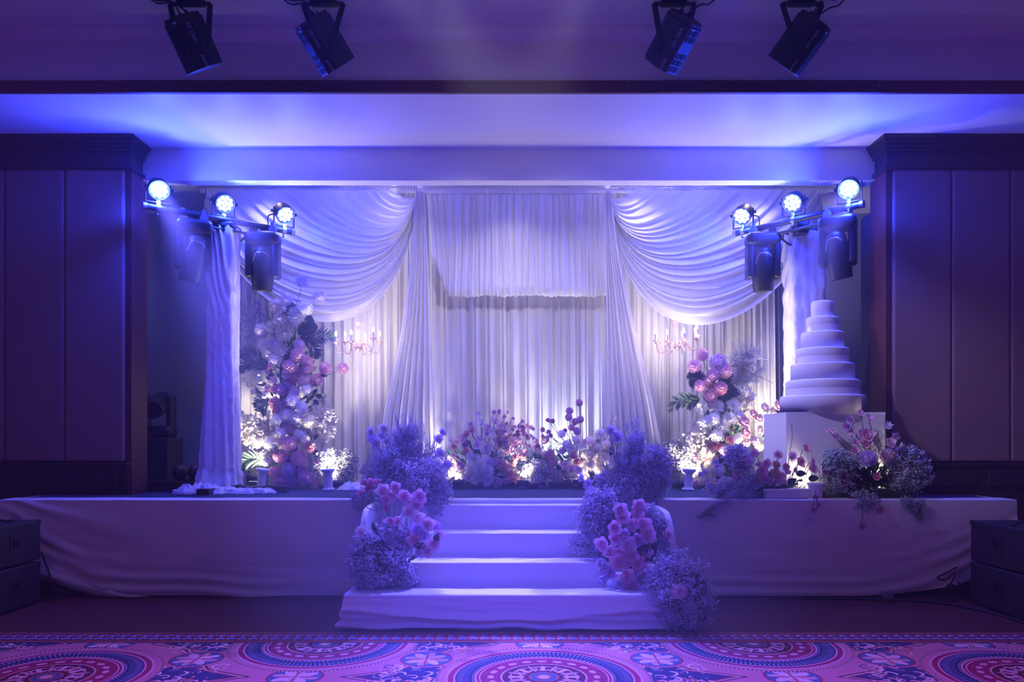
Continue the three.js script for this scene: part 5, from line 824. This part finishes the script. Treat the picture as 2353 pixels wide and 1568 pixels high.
{
  const d = 6.97, b = at(1230, 1118, d); b.y = STAGE_Y; const g = arrangement('babys_breath_bush', 'bright white baby\'s breath clump in the middle of the centre bed', 'flowers', b);
  mesh('tray', cyl(0.1, 0.09, 0.05, 20, 0, 0.025, 0.02), M.blackMatte, g);
  mass(g, 'babys_breath', 'gyp', 1230, 1082, d - 0.06, 36, 36, 0.16, 90, CREAM_T, { floor: STAGE_Y, root: at(1230, 1120, d) }); mass(g, 'foliage', 'leaf', 1230, 1075, d, 34, 40, 0.12, 50, GREEN_T, { floor: STAGE_Y, root: at(1230, 1120, d) });
  mass(g, 'sea_lavender', 'caspia', 1255, 1035, d + 0.05, 35, 25, 0.08, 16, GREY_T, { root: at(1245, 1110, d) });
}
{
  const d = 7.0, b = at(1345, 1118, d); b.y = STAGE_Y; const g = arrangement('flower_bed', 'mounded bed of pastel flowers with tall pompons at the backdrop foot, right half', 'flowers', b, 'flower beds along the backdrop foot');
  mesh('foam_tray', box(0.72, 0.06, 0.16, 0.02, 0.03, 0.02, 0.01), M_foam, g);
  const P = 'pompon', H = 'hydrangea';
  blooms(g, bedZ, [
    [1730, 135, 45, P, 'mauve', 700], [1615, 235, 46, P, 'mauve', 700], [1605, 310, 46, P, 'mauve', 700], [1745, 335, 46, P, 'mauve', 700], [1680, 362, 44, P, 'mauve', 700], [1640, 432, 44, P, 'rosy', 700], [1705, 480, 50, P, 'mauve', 700], [1355, 345, 28, P, 'plum', 640], [1410, 355, 30, P, 'plum', 640], [1290, 460, 30, P, 'plum', 640], [1362, 485, 28, P, 'plum', 640], [1292, 540, 26, P, 'plum', 640], [1390, 530, 26, P, 'plum', 640], [1560, 470, 28, P, 'plum', 640],
    [1520, 515, 58, H, 'pale'], [1342, 592, 70, 'peony', 'rosy'], [1580, 640, 66, H, 'pale'], [1700, 580, 66, H, 'blush'], [1640, 720, 60, H, 'pale'], [1760, 660, 66, H, 'pale'], [1860, 600, 66, H, 'blush'], [1930, 680, 70, H, 'cream'], [1850, 770, 75, H, 'cream'], [1990, 500, 60, H, 'pale'], [2030, 800, 70, 'chrysanthemum', 'cream'], [1850, 890, 80, 'chrysanthemum', 'cream'], [1950, 900, 66, H, 'cream'], [2140, 310, 44, 'cosmos', 'blush', 600], [2050, 640, 60, H, 'blush'], [2120, 480, 60, 'cosmos', 'pale', 700], [2180, 560, 60, 'cosmos', 'pale', 700],
    [1420, 1005, 84, 'peony', 'blush'], [1430, 865, 74, 'peony', 'pink'], [1390, 740, 55, 'carnation', 'pink'], [1330, 760, 50, 'carnation', 'rosy'], [1410, 790, 48, 'carnation', 'coral'], [1660, 770, 54, 'carnation', 'coral'], [1710, 850, 56, 'carnation', 'coral'], [1510, 1060, 66, 'peony', 'blush'], [1240, 680, 42, 'magnolia', 'plum'], [1225, 610, 32, 'magnolia', 'mauve'],
    [1560, 895, 56, 'magnolia', 'blush'], [1540, 720, 46, 'magnolia', 'pale'], [1655, 690, 50, 'magnolia', 'white'], [1640, 940, 54, 'magnolia', 'blush'], [1730, 960, 52, 'magnolia', 'white'], [1545, 970, 46, 'magnolia', 'cream'], [1680, 1040, 60, 'magnolia', 'white'], [1690, 1110, 52, 'magnolia', 'cream'], [1800, 610, 34, 'magnolia', 'white'], [1760, 1040, 56, 'peony', 'white'], [1790, 950, 60, 'peony', 'blush'],
  ], d, 1345, 125, 0.16, 1110, STAGE_Y);
  fillBlooms(g, 30, 1360, 1075, d, 80, 34, 0.1, [['carnation', 'rosy'], ['hydrangea', 'cream'], ['hydrangea', 'blush'], ['carnation', 'blush']], 10, 14);
  mass(g, 'foliage', 'leaf', 1345, 1060, d + 0.03, 100, 60, 0.1, 110, [[0.8, 1, 0.9], [0.5, 0.7, 0.7]], { floor: STAGE_Y, root: at(1345, 1112, d) });
  mass(g, 'wispy_branch', 'wisp', 1385, 985, d + 0.04, 55, 50, 0.08, 18, PINK_T, { root: at(1375, 1100, d) });
}
// ---------------------------------------------------------------- flowers down both sides of the steps
{ // left side, upper clump on the stage edge and top steps
  const d = 5.55, b = V(-0.86, STAGE_Y, -5.72), g = arrangement('stair_flowers', 'tall lavender baby\'s breath arrangement at the top of the left steps', 'flowers', b, 'flower arrangements beside the steps');
  mesh('foam_core', new THREE.SphereGeometry(0.13, 16, 12).scale(1, 0.8, 0.8).translate(0, 0.1, 0), M_foam, g);
  mass(g, 'wispy_branch', 'wisp', 935, 1000, 5.72, 75, 95, 0.15, 60, LILAC_T, { root: at(945, 1130, 5.72), low: -0.6 });
  mass(g, 'sea_lavender', 'caspia', 925, 1050, 5.70, 88, 75, 0.2, 110, LILAC_T, { root: at(945, 1140, 5.72) });
  mass(g, 'babys_breath', 'gyp', 925, 1085, 5.62, 100, 62, 0.2, 150, LILAC_T, { root: at(945, 1150, 5.72) });
  mass(g, 'babys_breath', 'gyp', 985, 1130, 5.45, 58, 100, 0.16, 170, LILAC_T, { root: at(960, 1140, 5.7) });
  mass(g, 'babys_breath', 'gyp', 825, 1150, 5.5, 40, 28, 0.1, 16, LILAC_T, { root: at(900, 1120, 5.6) });
  const Z = [760, 880, 2.6125];
  blooms(g, Z, [[320, 275, 38, 'cosmos', 'white', 480], [245, 300, 38, 'cosmos', 'white', 500], [310, 320, 38, 'cosmos', 'pale', 500], [255, 345, 38, 'cosmos', 'lilac', 500], [340, 350, 36, 'cosmos', 'pale'], [280, 365, 34, 'cosmos', 'lilac'], [650, 425, 40, 'cosmos', 'pale', 520], [690, 490, 38, 'cosmos', 'lilac', 560], [640, 340, 36, 'cosmos', 'pale', 520], [665, 300, 30, 'cosmos', 'lilac', 500]], 5.62, 925, 110, 0.12, 1110);
  const g2 = arrangement('stair_flowers', 'pink magnolia spray and white baby\'s breath ball on the lower left steps', 'flowers', V(-0.86, 0.22, -4.80), 'flower arrangements beside the steps');
  mesh('foam_core', new THREE.SphereGeometry(0.16, 16, 12).scale(1, 1, 0.8).translate(0, 0.18, 0), M_foam, g2);
  mass(g2, 'babys_breath', 'gyp', 862, 1285, 4.80, 74, 72, 0.2, 250, LILAC_T, { root: at(875, 1360, 4.8), floor: 0.222 });
  mass(g2, 'babys_breath', 'gyp', 915, 1225, 4.85, 50, 50, 0.14, 80, LILAC_T, { root: at(915, 1320, 4.8) });
  mass(g2, 'babys_breath', 'gyp', 945, 1325, 4.78, 28, 32, 0.08, 26, LILAC_T, { root: at(900, 1340, 4.8), floor: 0.222 });
  mass(g2, 'foliage', 'leaf', 890, 1270, 4.85, 75, 85, 0.12, 60, [[0.4, 0.55, 0.6]], { root: at(890, 1350, 4.8) });
  const Y = [780, 1090, 5.407], m = 'magnolia';
  blooms(g2, Y, [
    [550, 225, 84, m, 'blush', 560], [640, 285, 74, m, 'rosy', 560], [580, 330, 60, m, 'rosy', 560], [695, 175, 64, m, 'rosy', 560], [805, 290, 80, m, 'rosy', 600], [985, 290, 80, m, 'rosy', 640], [955, 395, 76, m, 'rosy', 640], [850, 480, 84, m, 'blush', 700], [960, 550, 80, m, 'blush'], [1080, 625, 80, m, 'blush'], [1185, 650, 60, m, 'lilac'], [970, 715, 88, m, 'lilac'], [1215, 765, 76, m, 'blush'], [1170, 860, 80, m, 'blush'], [1075, 965, 88, m, 'blush'], [940, 825, 80, m, 'pink'], [980, 975, 60, m, 'lilac'], [1040, 760, 70, m, 'lilac'],
    [320, 110, 44, m, 'pink', 420], [395, 105, 46, m, 'pink', 420], [460, 105, 40, m, 'pink', 420], [345, 200, 42, m, 'pink', 460], [265, 240, 34, m, 'pink', 460], [495, 95, 30, m, 'pink', 420], [380, 160, 40, m, 'hot', 440], [640, 590, 50, m, 'pink'], [720, 595, 42, m, 'pink'], [580, 430, 36, m, 'hot', 640],
    [285, 725, 92, 'chrysanthemum', 'blush'], [570, 855, 96, 'chrysanthemum', 'blush'],
  ], 4.86, 900, 140, 0.12, 1280);
  for (const [x, y, dx, dy] of [[1060, 860, -0.6, -0.5], [1190, 830, 0.3, 0.8], [1030, 890, -1, 0]]) broadLeaf(g2, at(780 + x / 5.407, 1090 + y / 5.407, 4.72), V(dx, dy, 0.2), 0.06, 0.02);
}
{ // right side
  const b = V(1.02, STAGE_Y, -5.72), g = arrangement('stair_flowers', 'tall lavender baby\'s breath arrangement at the top of the right steps', 'flowers', b, 'flower arrangements beside the steps');
  mesh('foam_core', new THREE.SphereGeometry(0.13, 16, 12).scale(1, 0.8, 0.8).translate(0, 0.1, 0), M_foam, g);
  mass(g, 'sea_lavender', 'caspia', 1458, 1030, 5.70, 34, 78, 0.14, 80, LILAC_T, { root: at(1460, 1140, 5.72) });
  mass(g, 'sea_lavender', 'caspia', 1430, 1085, 5.65, 55, 62, 0.18, 100, LILAC_T, { root: at(1455, 1145, 5.72) });
  mass(g, 'babys_breath', 'gyp', 1508, 1075, 5.62, 44, 68, 0.16, 130, LILAC_T, { root: at(1480, 1145, 5.72) });
  mass(g, 'babys_breath', 'gyp', 1440, 1120, 5.58, 90, 50, 0.18, 110, LILAC_T, { root: at(1450, 1160, 5.7) });
  mass(g, 'wispy_branch', 'wisp', 1462, 1000, 5.72, 28, 55, 0.1, 20, LILAC_T, { root: at(1460, 1120, 5.72) });
  const Z = [1220, 880, 2.6125];
  blooms(g, Z, [[480, 290, 40, 'cosmos', 'pale', 520], [522, 335, 42, 'cosmos', 'lilac', 540], [505, 310, 30, 'cosmos', 'pale', 540], [350, 605, 38, 'cosmos', 'lilac', 640], [355, 650, 36, 'cosmos', 'lilac', 700], [308, 572, 32, 'cosmos', 'pale', 640], [345, 680, 30, 'cosmos', 'mauve', 700]], 5.55, 1430, 120, 0.1, 1120);
  const g2 = arrangement('stair_flowers', 'pink magnolia cluster with lavender baby\'s breath spilling down the right steps', 'flowers', V(0.88, 0.225, -4.82), 'flower arrangements beside the steps');
  mesh('pot', lathe([[0, 0], [0.08, 0], [0.11, 0.12], [0.112, 0.13], [0.1, 0.13], [0, 0.12]], 28).scale(0.75,0.7,0.75).translate(-0.19, 0, 0.02), M.plasterWhite, g2); mesh('foam_core', new THREE.SphereGeometry(0.15, 16, 12).scale(0.9, 1.1, 0.8).translate(-0.08, 0.25, -0.05), M_foam, g2);
  mass(g2, 'babys_breath', 'gyp', 1375, 1200, 5.1, 56, 92, 0.16, 190, LILAC_T, { root: at(1420, 1260, 5.0) });
  mass(g2, 'babys_breath', 'gyp', 1320, 1243, 5.0, 26, 10, 0.05, 9, LILAC_T, { root: at(1380, 1245, 5.0) });
  mass(g2, 'babys_breath', 'gyp', 1490, 1210, 5.1, 52, 70, 0.1, 60, LILAC_T, { root: at(1450, 1280, 5.0) });
  mass(g2, 'babys_breath', 'gyp', 1535, 1205, 5.1, 22, 18, 0.06, 8, LILAC_T, { root: at(1480, 1240, 5.0) });
  mass(g2, 'foliage', 'leaf', 1430, 1240, 4.95, 60, 90, 0.12, 70, [[0.4, 0.55, 0.6]], { root: at(1430, 1340, 4.9) });
  const m = 'magnolia';
  blooms(g2, Z, [
    [535, 765, 40, m, 'rosy', 950], [545, 805, 40, m, 'rosy', 950], [645, 745, 38, m, 'rosy', 950], [625, 780, 40, m, 'rosy', 950], [505, 868, 40, m, 'rosy', 1020], [600, 858, 38, m, 'rosy', 1000], [670, 855, 42, m, 'rosy', 1000], [690, 905, 42, m, 'pink', 1020], [702, 940, 36, m, 'rosy', 1040], [512, 937, 38, m, 'rosy', 1060], [430, 975, 40, m, 'rosy', 1080], [578, 980, 48, m, 'blush', 1080], [640, 945, 36, m, 'mauve'], [808, 915, 38, m, 'rosy', 1040], [480, 1020, 38, m, 'rosy'], [530, 1025, 38, m, 'rosy'], [600, 1035, 40, m, 'pink'], [677, 1025, 42, m, 'pink'], [525, 1090, 46, m, 'pink'], [570, 1065, 40, m, 'pink'], [635, 1095, 46, m, 'pink'], [570, 1160, 42, m, 'pink'], [605, 1228, 44, m, 'pink'],
    [430, 1085, 40, 'peony', 'pale'], [442, 1130, 36, m, 'pale'], [430, 1195, 38, 'peony', 'pale'], [495, 1215, 42, 'hydrangea', 'pale'], [535, 1205, 36, m, 'pale'], [700, 1110, 40, 'peony', 'blush'], [480, 1150, 40, m, 'lilac'], [660, 1150, 36, m, 'pale'], [560, 920, 34, m, 'mauve'],
  ], 4.88, 1440, 90, 0.14, 1280);
  const g3 = arrangement('babys_breath_bush', 'round white baby\'s breath bush on the carpet right of the bottom step', 'flowers', V(1.05, 0, -4.62));
  mesh('pot', lathe([[0, 0.002], [0.08, 0.002], [0.1, 0.12], [0.1, 0.13], [0, 0.12]], 24), M.blackMatte, g3); mesh('foam_core', new THREE.SphereGeometry(0.14, 16, 12).translate(0, 0.24, 0), M_foam, g3);
  mass(g3, 'babys_breath', 'gyp', 1558, 1365, 4.62, 84, 84, 0.22, 330, LILAC_T, { root: at(1560, 1455, 4.62), floor: 0.01 });
  mass(g3, 'babys_breath', 'gyp', 1560, 1350, 4.62, 95, 98, 0.2, 70, LILAC_T, { root: at(1560, 1440, 4.62), floor: 0.01 });
  mass(g3, 'foliage', 'leaf', 1560, 1390, 4.62, 70, 60, 0.16, 50, [[0.4, 0.55, 0.6]], { root: at(1560, 1450, 4.62), floor: 0.01 });
  blooms(g3, Z, [[890, 1252, 50, 'chrysanthemum', 'blush']], 4.62, 1560, 100, 0.2, 1440);
}
// ---------------------------------------------------------------- flowers along the stage edge before the cake
{
  const Z1 = [1580, 930, 5.228], Z2 = [1860, 930, 5.228], m = 'magnolia';
  const g = arrangement('edge_flowers', 'low spilling arrangement of pink magnolias and lilac sprays in front of the plinth', 'flowers', V(1.78, STAGE_Y + 0.006, -5.72), 'flower arrangements along the stage edge');
  mesh('foam_core', box(0.5, 0.07, 0.12, 0.02, 0.036, 0, 0.02), M_foam, g);
  blooms(g, Z1, [
    [815, 592, 46, m, 'pink', 800], [735, 690, 46, m, 'rosy', 860], [945, 717, 50, m, 'pink', 1000], [860, 725, 36, m, 'rosy', 1000], [895, 805, 60, m, 'pink', 1000], [1100, 917, 56, m, 'pink', 1040], [1345, 702, 56, m, 'pink', 1050], [1487, 692, 40, m, 'rosy', 1000], [1480, 775, 60, m, 'rosy', 1050], [1600, 805, 60, m, 'rosy', 1050], [1185, 815, 42, m, 'rosy'], [1285, 790, 32, m, 'rosy', 1000],
    [630, 855, 94, 'peony', 'pink'], [1085, 608, 58, 'chrysanthemum', 'pink', 900], [1250, 625, 68, 'chrysanthemum', 'rosy', 950], [1060, 728, 58, 'carnation', 'orange'], [1180, 752, 52, 'carnation', 'coral'], [1050, 825, 70, 'carnation', 'orange'], [850, 920, 68, 'carnation', 'coral'], [935, 895, 60, 'carnation', 'pink'], [1130, 860, 50, 'carnation', 'rosy'], [990, 930, 50, 'carnation', 'rosy'],
    [170, 842, 46, 'cosmos', 'lilac'], [340, 692, 52, 'cosmos', 'pale'], [215, 812, 42, 'cosmos', 'lilac'], [255, 922, 50, 'cosmos', 'rosy'], [360, 740, 40, 'cosmos', 'lilac'], [110, 960, 34, m, 'pink'], [1405, 530, 46, m, 'coral', 900],
  ], 5.74, 1780, 130, 0.08, 1135);
  mass(g, 'babys_breath', 'gyp', 1696, 1048, 5.76, 36, 30, 0.1, 60, LILAC_T, { root: at(1710, 1130, 5.75) });
  mass(g, 'sea_lavender', 'caspia', 1672, 1125, 5.66, 70, 26, 0.08, 90, LILAC_T, { root: at(1740, 1110, 5.72) });
  mass(g, 'blossom_spray', 'blossom', 1680, 1120, 5.68, 62, 24, 0.08, 34, [[0.85, 0.8, 1], [0.95, 0.88, 1]], { root: at(1740, 1110, 5.72), size: 0.7 });
  for (let k = 0; k < 9; k++) mass(g, 'grass_plume', 'caspia', 1682 - k * 9.5, 1138 + k * 6.5, 5.53, 14 - k, 10 - k * 0.7, 0.02, 7, k > 5 ? STRAW_T : LILAC_T, { root: at(1760, 1085, 5.55), size: 0.42 });
  mass(g, 'foliage', 'leaf', 1770, 1110, 5.74, 90, 28, 0.06, 44, [[0.6, 0.7, 0.7]], { root: at(1770, 1140, 5.74) });
  for (const [x, y, dx, dy] of [[1300, 830, 1, 0.1], [1200, 950, 1, 0.5], [1450, 890, 1, 0]]) broadLeaf(g, at(1580 + x / 5.228, 930 + y / 5.228, 5.66), V(dx, dy, 0.15), 0.075, 0.026);
  const twigs = []; for (const [a, c] of [[[1390, 1000], [1490, 830]], [[1300, 1000], [1220, 860]], [[1310, 1010], [1300, 900]], [[1170, 1000], [1110, 930]], [[1000, 1000], [960, 860]], [[1230, 560], [1250, 240]]]) mesh('twig', tube([at(1580 + a[0] / 5.228, 930 + a[1] / 5.228, 5.68), at(1580 + (a[0] + c[0]) / 10.456 + 3, 930 + (a[1] + c[1]) / 10.456, 5.69), at(1580 + c[0] / 5.228, 930 + c[1] / 5.228, 5.72)].map((q) => q.sub(g.position)), 0.0022, 12, 5), M_twig, g);
  const g2 = arrangement('edge_flowers', 'baby\'s breath arrangement with pink poppies and two pompons right of the plinth', 'flowers', V(2.72, STAGE_Y + 0.006, -5.72), 'flower arrangements along the stage edge');
  mesh('foam_core', box(0.52, 0.07, 0.12, 0.05, 0.035, 0, 0.02), M_foam, g2);
  blooms(g2, Z2, [
    [225, 312, 36, 'cosmos', 'rosy', 600], [297, 325, 52, 'cosmos', 'blush', 600], [515, 322, 64, 'cosmos', 'blush', 620], [610, 102, 46, 'cosmos', 'rosy', 560], [722, 160, 56, 'cosmos', 'rosy', 560], [932, 258, 62, 'cosmos', 'blush', 600], [560, 462, 42, m, 'rosy', 620], [1020, 392, 46, m, 'blush', 620], [960, 458, 56, m, 'blush', 620], [1000, 528, 42, m, 'blush'],
    [683, 372, 76, m, 'rosy', 620], [682, 472, 60, m, 'rosy', 640], [415, 925, 64, m, 'coral'], [1172, 812, 66, m, 'blush', 1060], [1310, 778, 60, m, 'coral', 1060], [1020, 885, 46, m, 'orange'], [930, 645, 58, m, 'pink'], [545, 552, 42, m, 'rosy', 700], [335, 402, 30, m, 'mauve', 600], [500, 190, 44, m, 'mauve', 560], [455, 270, 44, m, 'mauve', 560], [800, 875, 44, m, 'coral'],
    [705, 645, 106, 'pompon', 'lilac'], [955, 625, 108, 'pompon', 'blush'], [1097, 502, 44, 'rose', 'blush'], [825, 330, 16, 'rose', 'coral', 560],
  ], 5.76, 2040, 120, 0.10, 1120);
  mass(g2, 'babys_breath', 'gyp', 1925, 1075, 5.69, 48, 58, 0.09, 130, GREEN_T, { root: at(1950, 1140, 5.74) });
  mass(g2, 'babys_breath', 'gyp', 2085, 1075, 5.70, 62, 62, 0.10, 130, GREEN_T, { root: at(2040, 1140, 5.74) });
  mass(g2, 'foliage', 'leaf', 2000, 1095, 5.72, 90, 38, 0.07, 110, [[1, 1, 0.8], [0.6, 0.8, 0.6]], { root: at(2000, 1142, 5.76) });
  mass(g2, 'babys_breath', 'gyp', 1985, 1160, 5.58, 42, 24, 0.05, 40, GREEN_T, { root: at(1985, 1115, 5.66) });
  mass(g2, 'wispy_branch', 'wisp', 2000, 985, 5.78, 55, 35, 0.1, 14, GREY_T, { root: at(2000, 1060, 5.76), size: 0.8 });
  for (const [x, y0, y1] of [[2085, 1145, 1170], [2112, 1145, 1208], [2098, 1150, 1190]]) mass(g2, 'trailing_vine', 'gyp', x, (y0 + y1) / 2, 5.53, 7, (y1 - y0) / 2, 0.01, 14, GREEN_T, { root: at(x, y0 - 60, 5.56), size: 0.6 });
  for (const [x, y, dx, dy] of [[800, 1010, 0.5, 1], [900, 1000, 0.2, 1], [980, 1010, -0.2, 1], [860, 990, -0.3, 1]]) broadLeaf(g2, at(1860 + x / 5.228, 930 + y / 5.228, 5.72), V(dx, dy, 0.2), 0.09, 0.008, M_leaf);
  // blooms that hang over the skirt on their own stems
  const hang = (label, list, zz) => { const g4 = arrangement('hanging_bloom', label, 'flower', at(zz[0] + list[0][0] / zz[2], 1146, 5.535), 'single blooms hanging over the stage skirt'); for (const [x, y, r, tone, rootY] of list) bloom(g4, 'magnolia', at(zz[0] + x / zz[2], zz[1] + y / zz[2], 5.50), r / zz[2] * 5.5 / FOCAL, V(rr(-0.3, 0.3), -0.35, 1), tone, at(zz[0] + (list[0][0] + (x - list[0][0]) * 0.3) / zz[2], rootY, 5.52)); };
  hang('twig of three pink blooms hanging over the skirt below the white pot', [[1535, 1105, 46, 'rosy', 1128], [1557, 1202, 50, 'rosy', 1140], [1505, 1262, 46, 'pink', 1140]], Z1);
  hang('single pink bloom hanging lowest over the skirt below the baby\'s breath', [[630, 1445, 54, 'pink', 1150]], Z2);
  hang('single coral bloom hanging just over the stage edge below the pompons', [[845, 1262, 54, 'coral', 1140]], Z2);
  const sp = arrangement('fallen_sprig', 'small sprig of baby\'s breath dropped on the carpet at the right of the stage', 'flowers', V(2.72, 0.004, -5.36));
  mass(sp, 'babys_breath', 'gyp', 2050, 1372, 5.36, 22, 4, 0.03, 7, GREY_T, { root: at(2020, 1370, 5.36), floor: 0.004, size: 0.7 });
}
renderer.render(scene, camera);
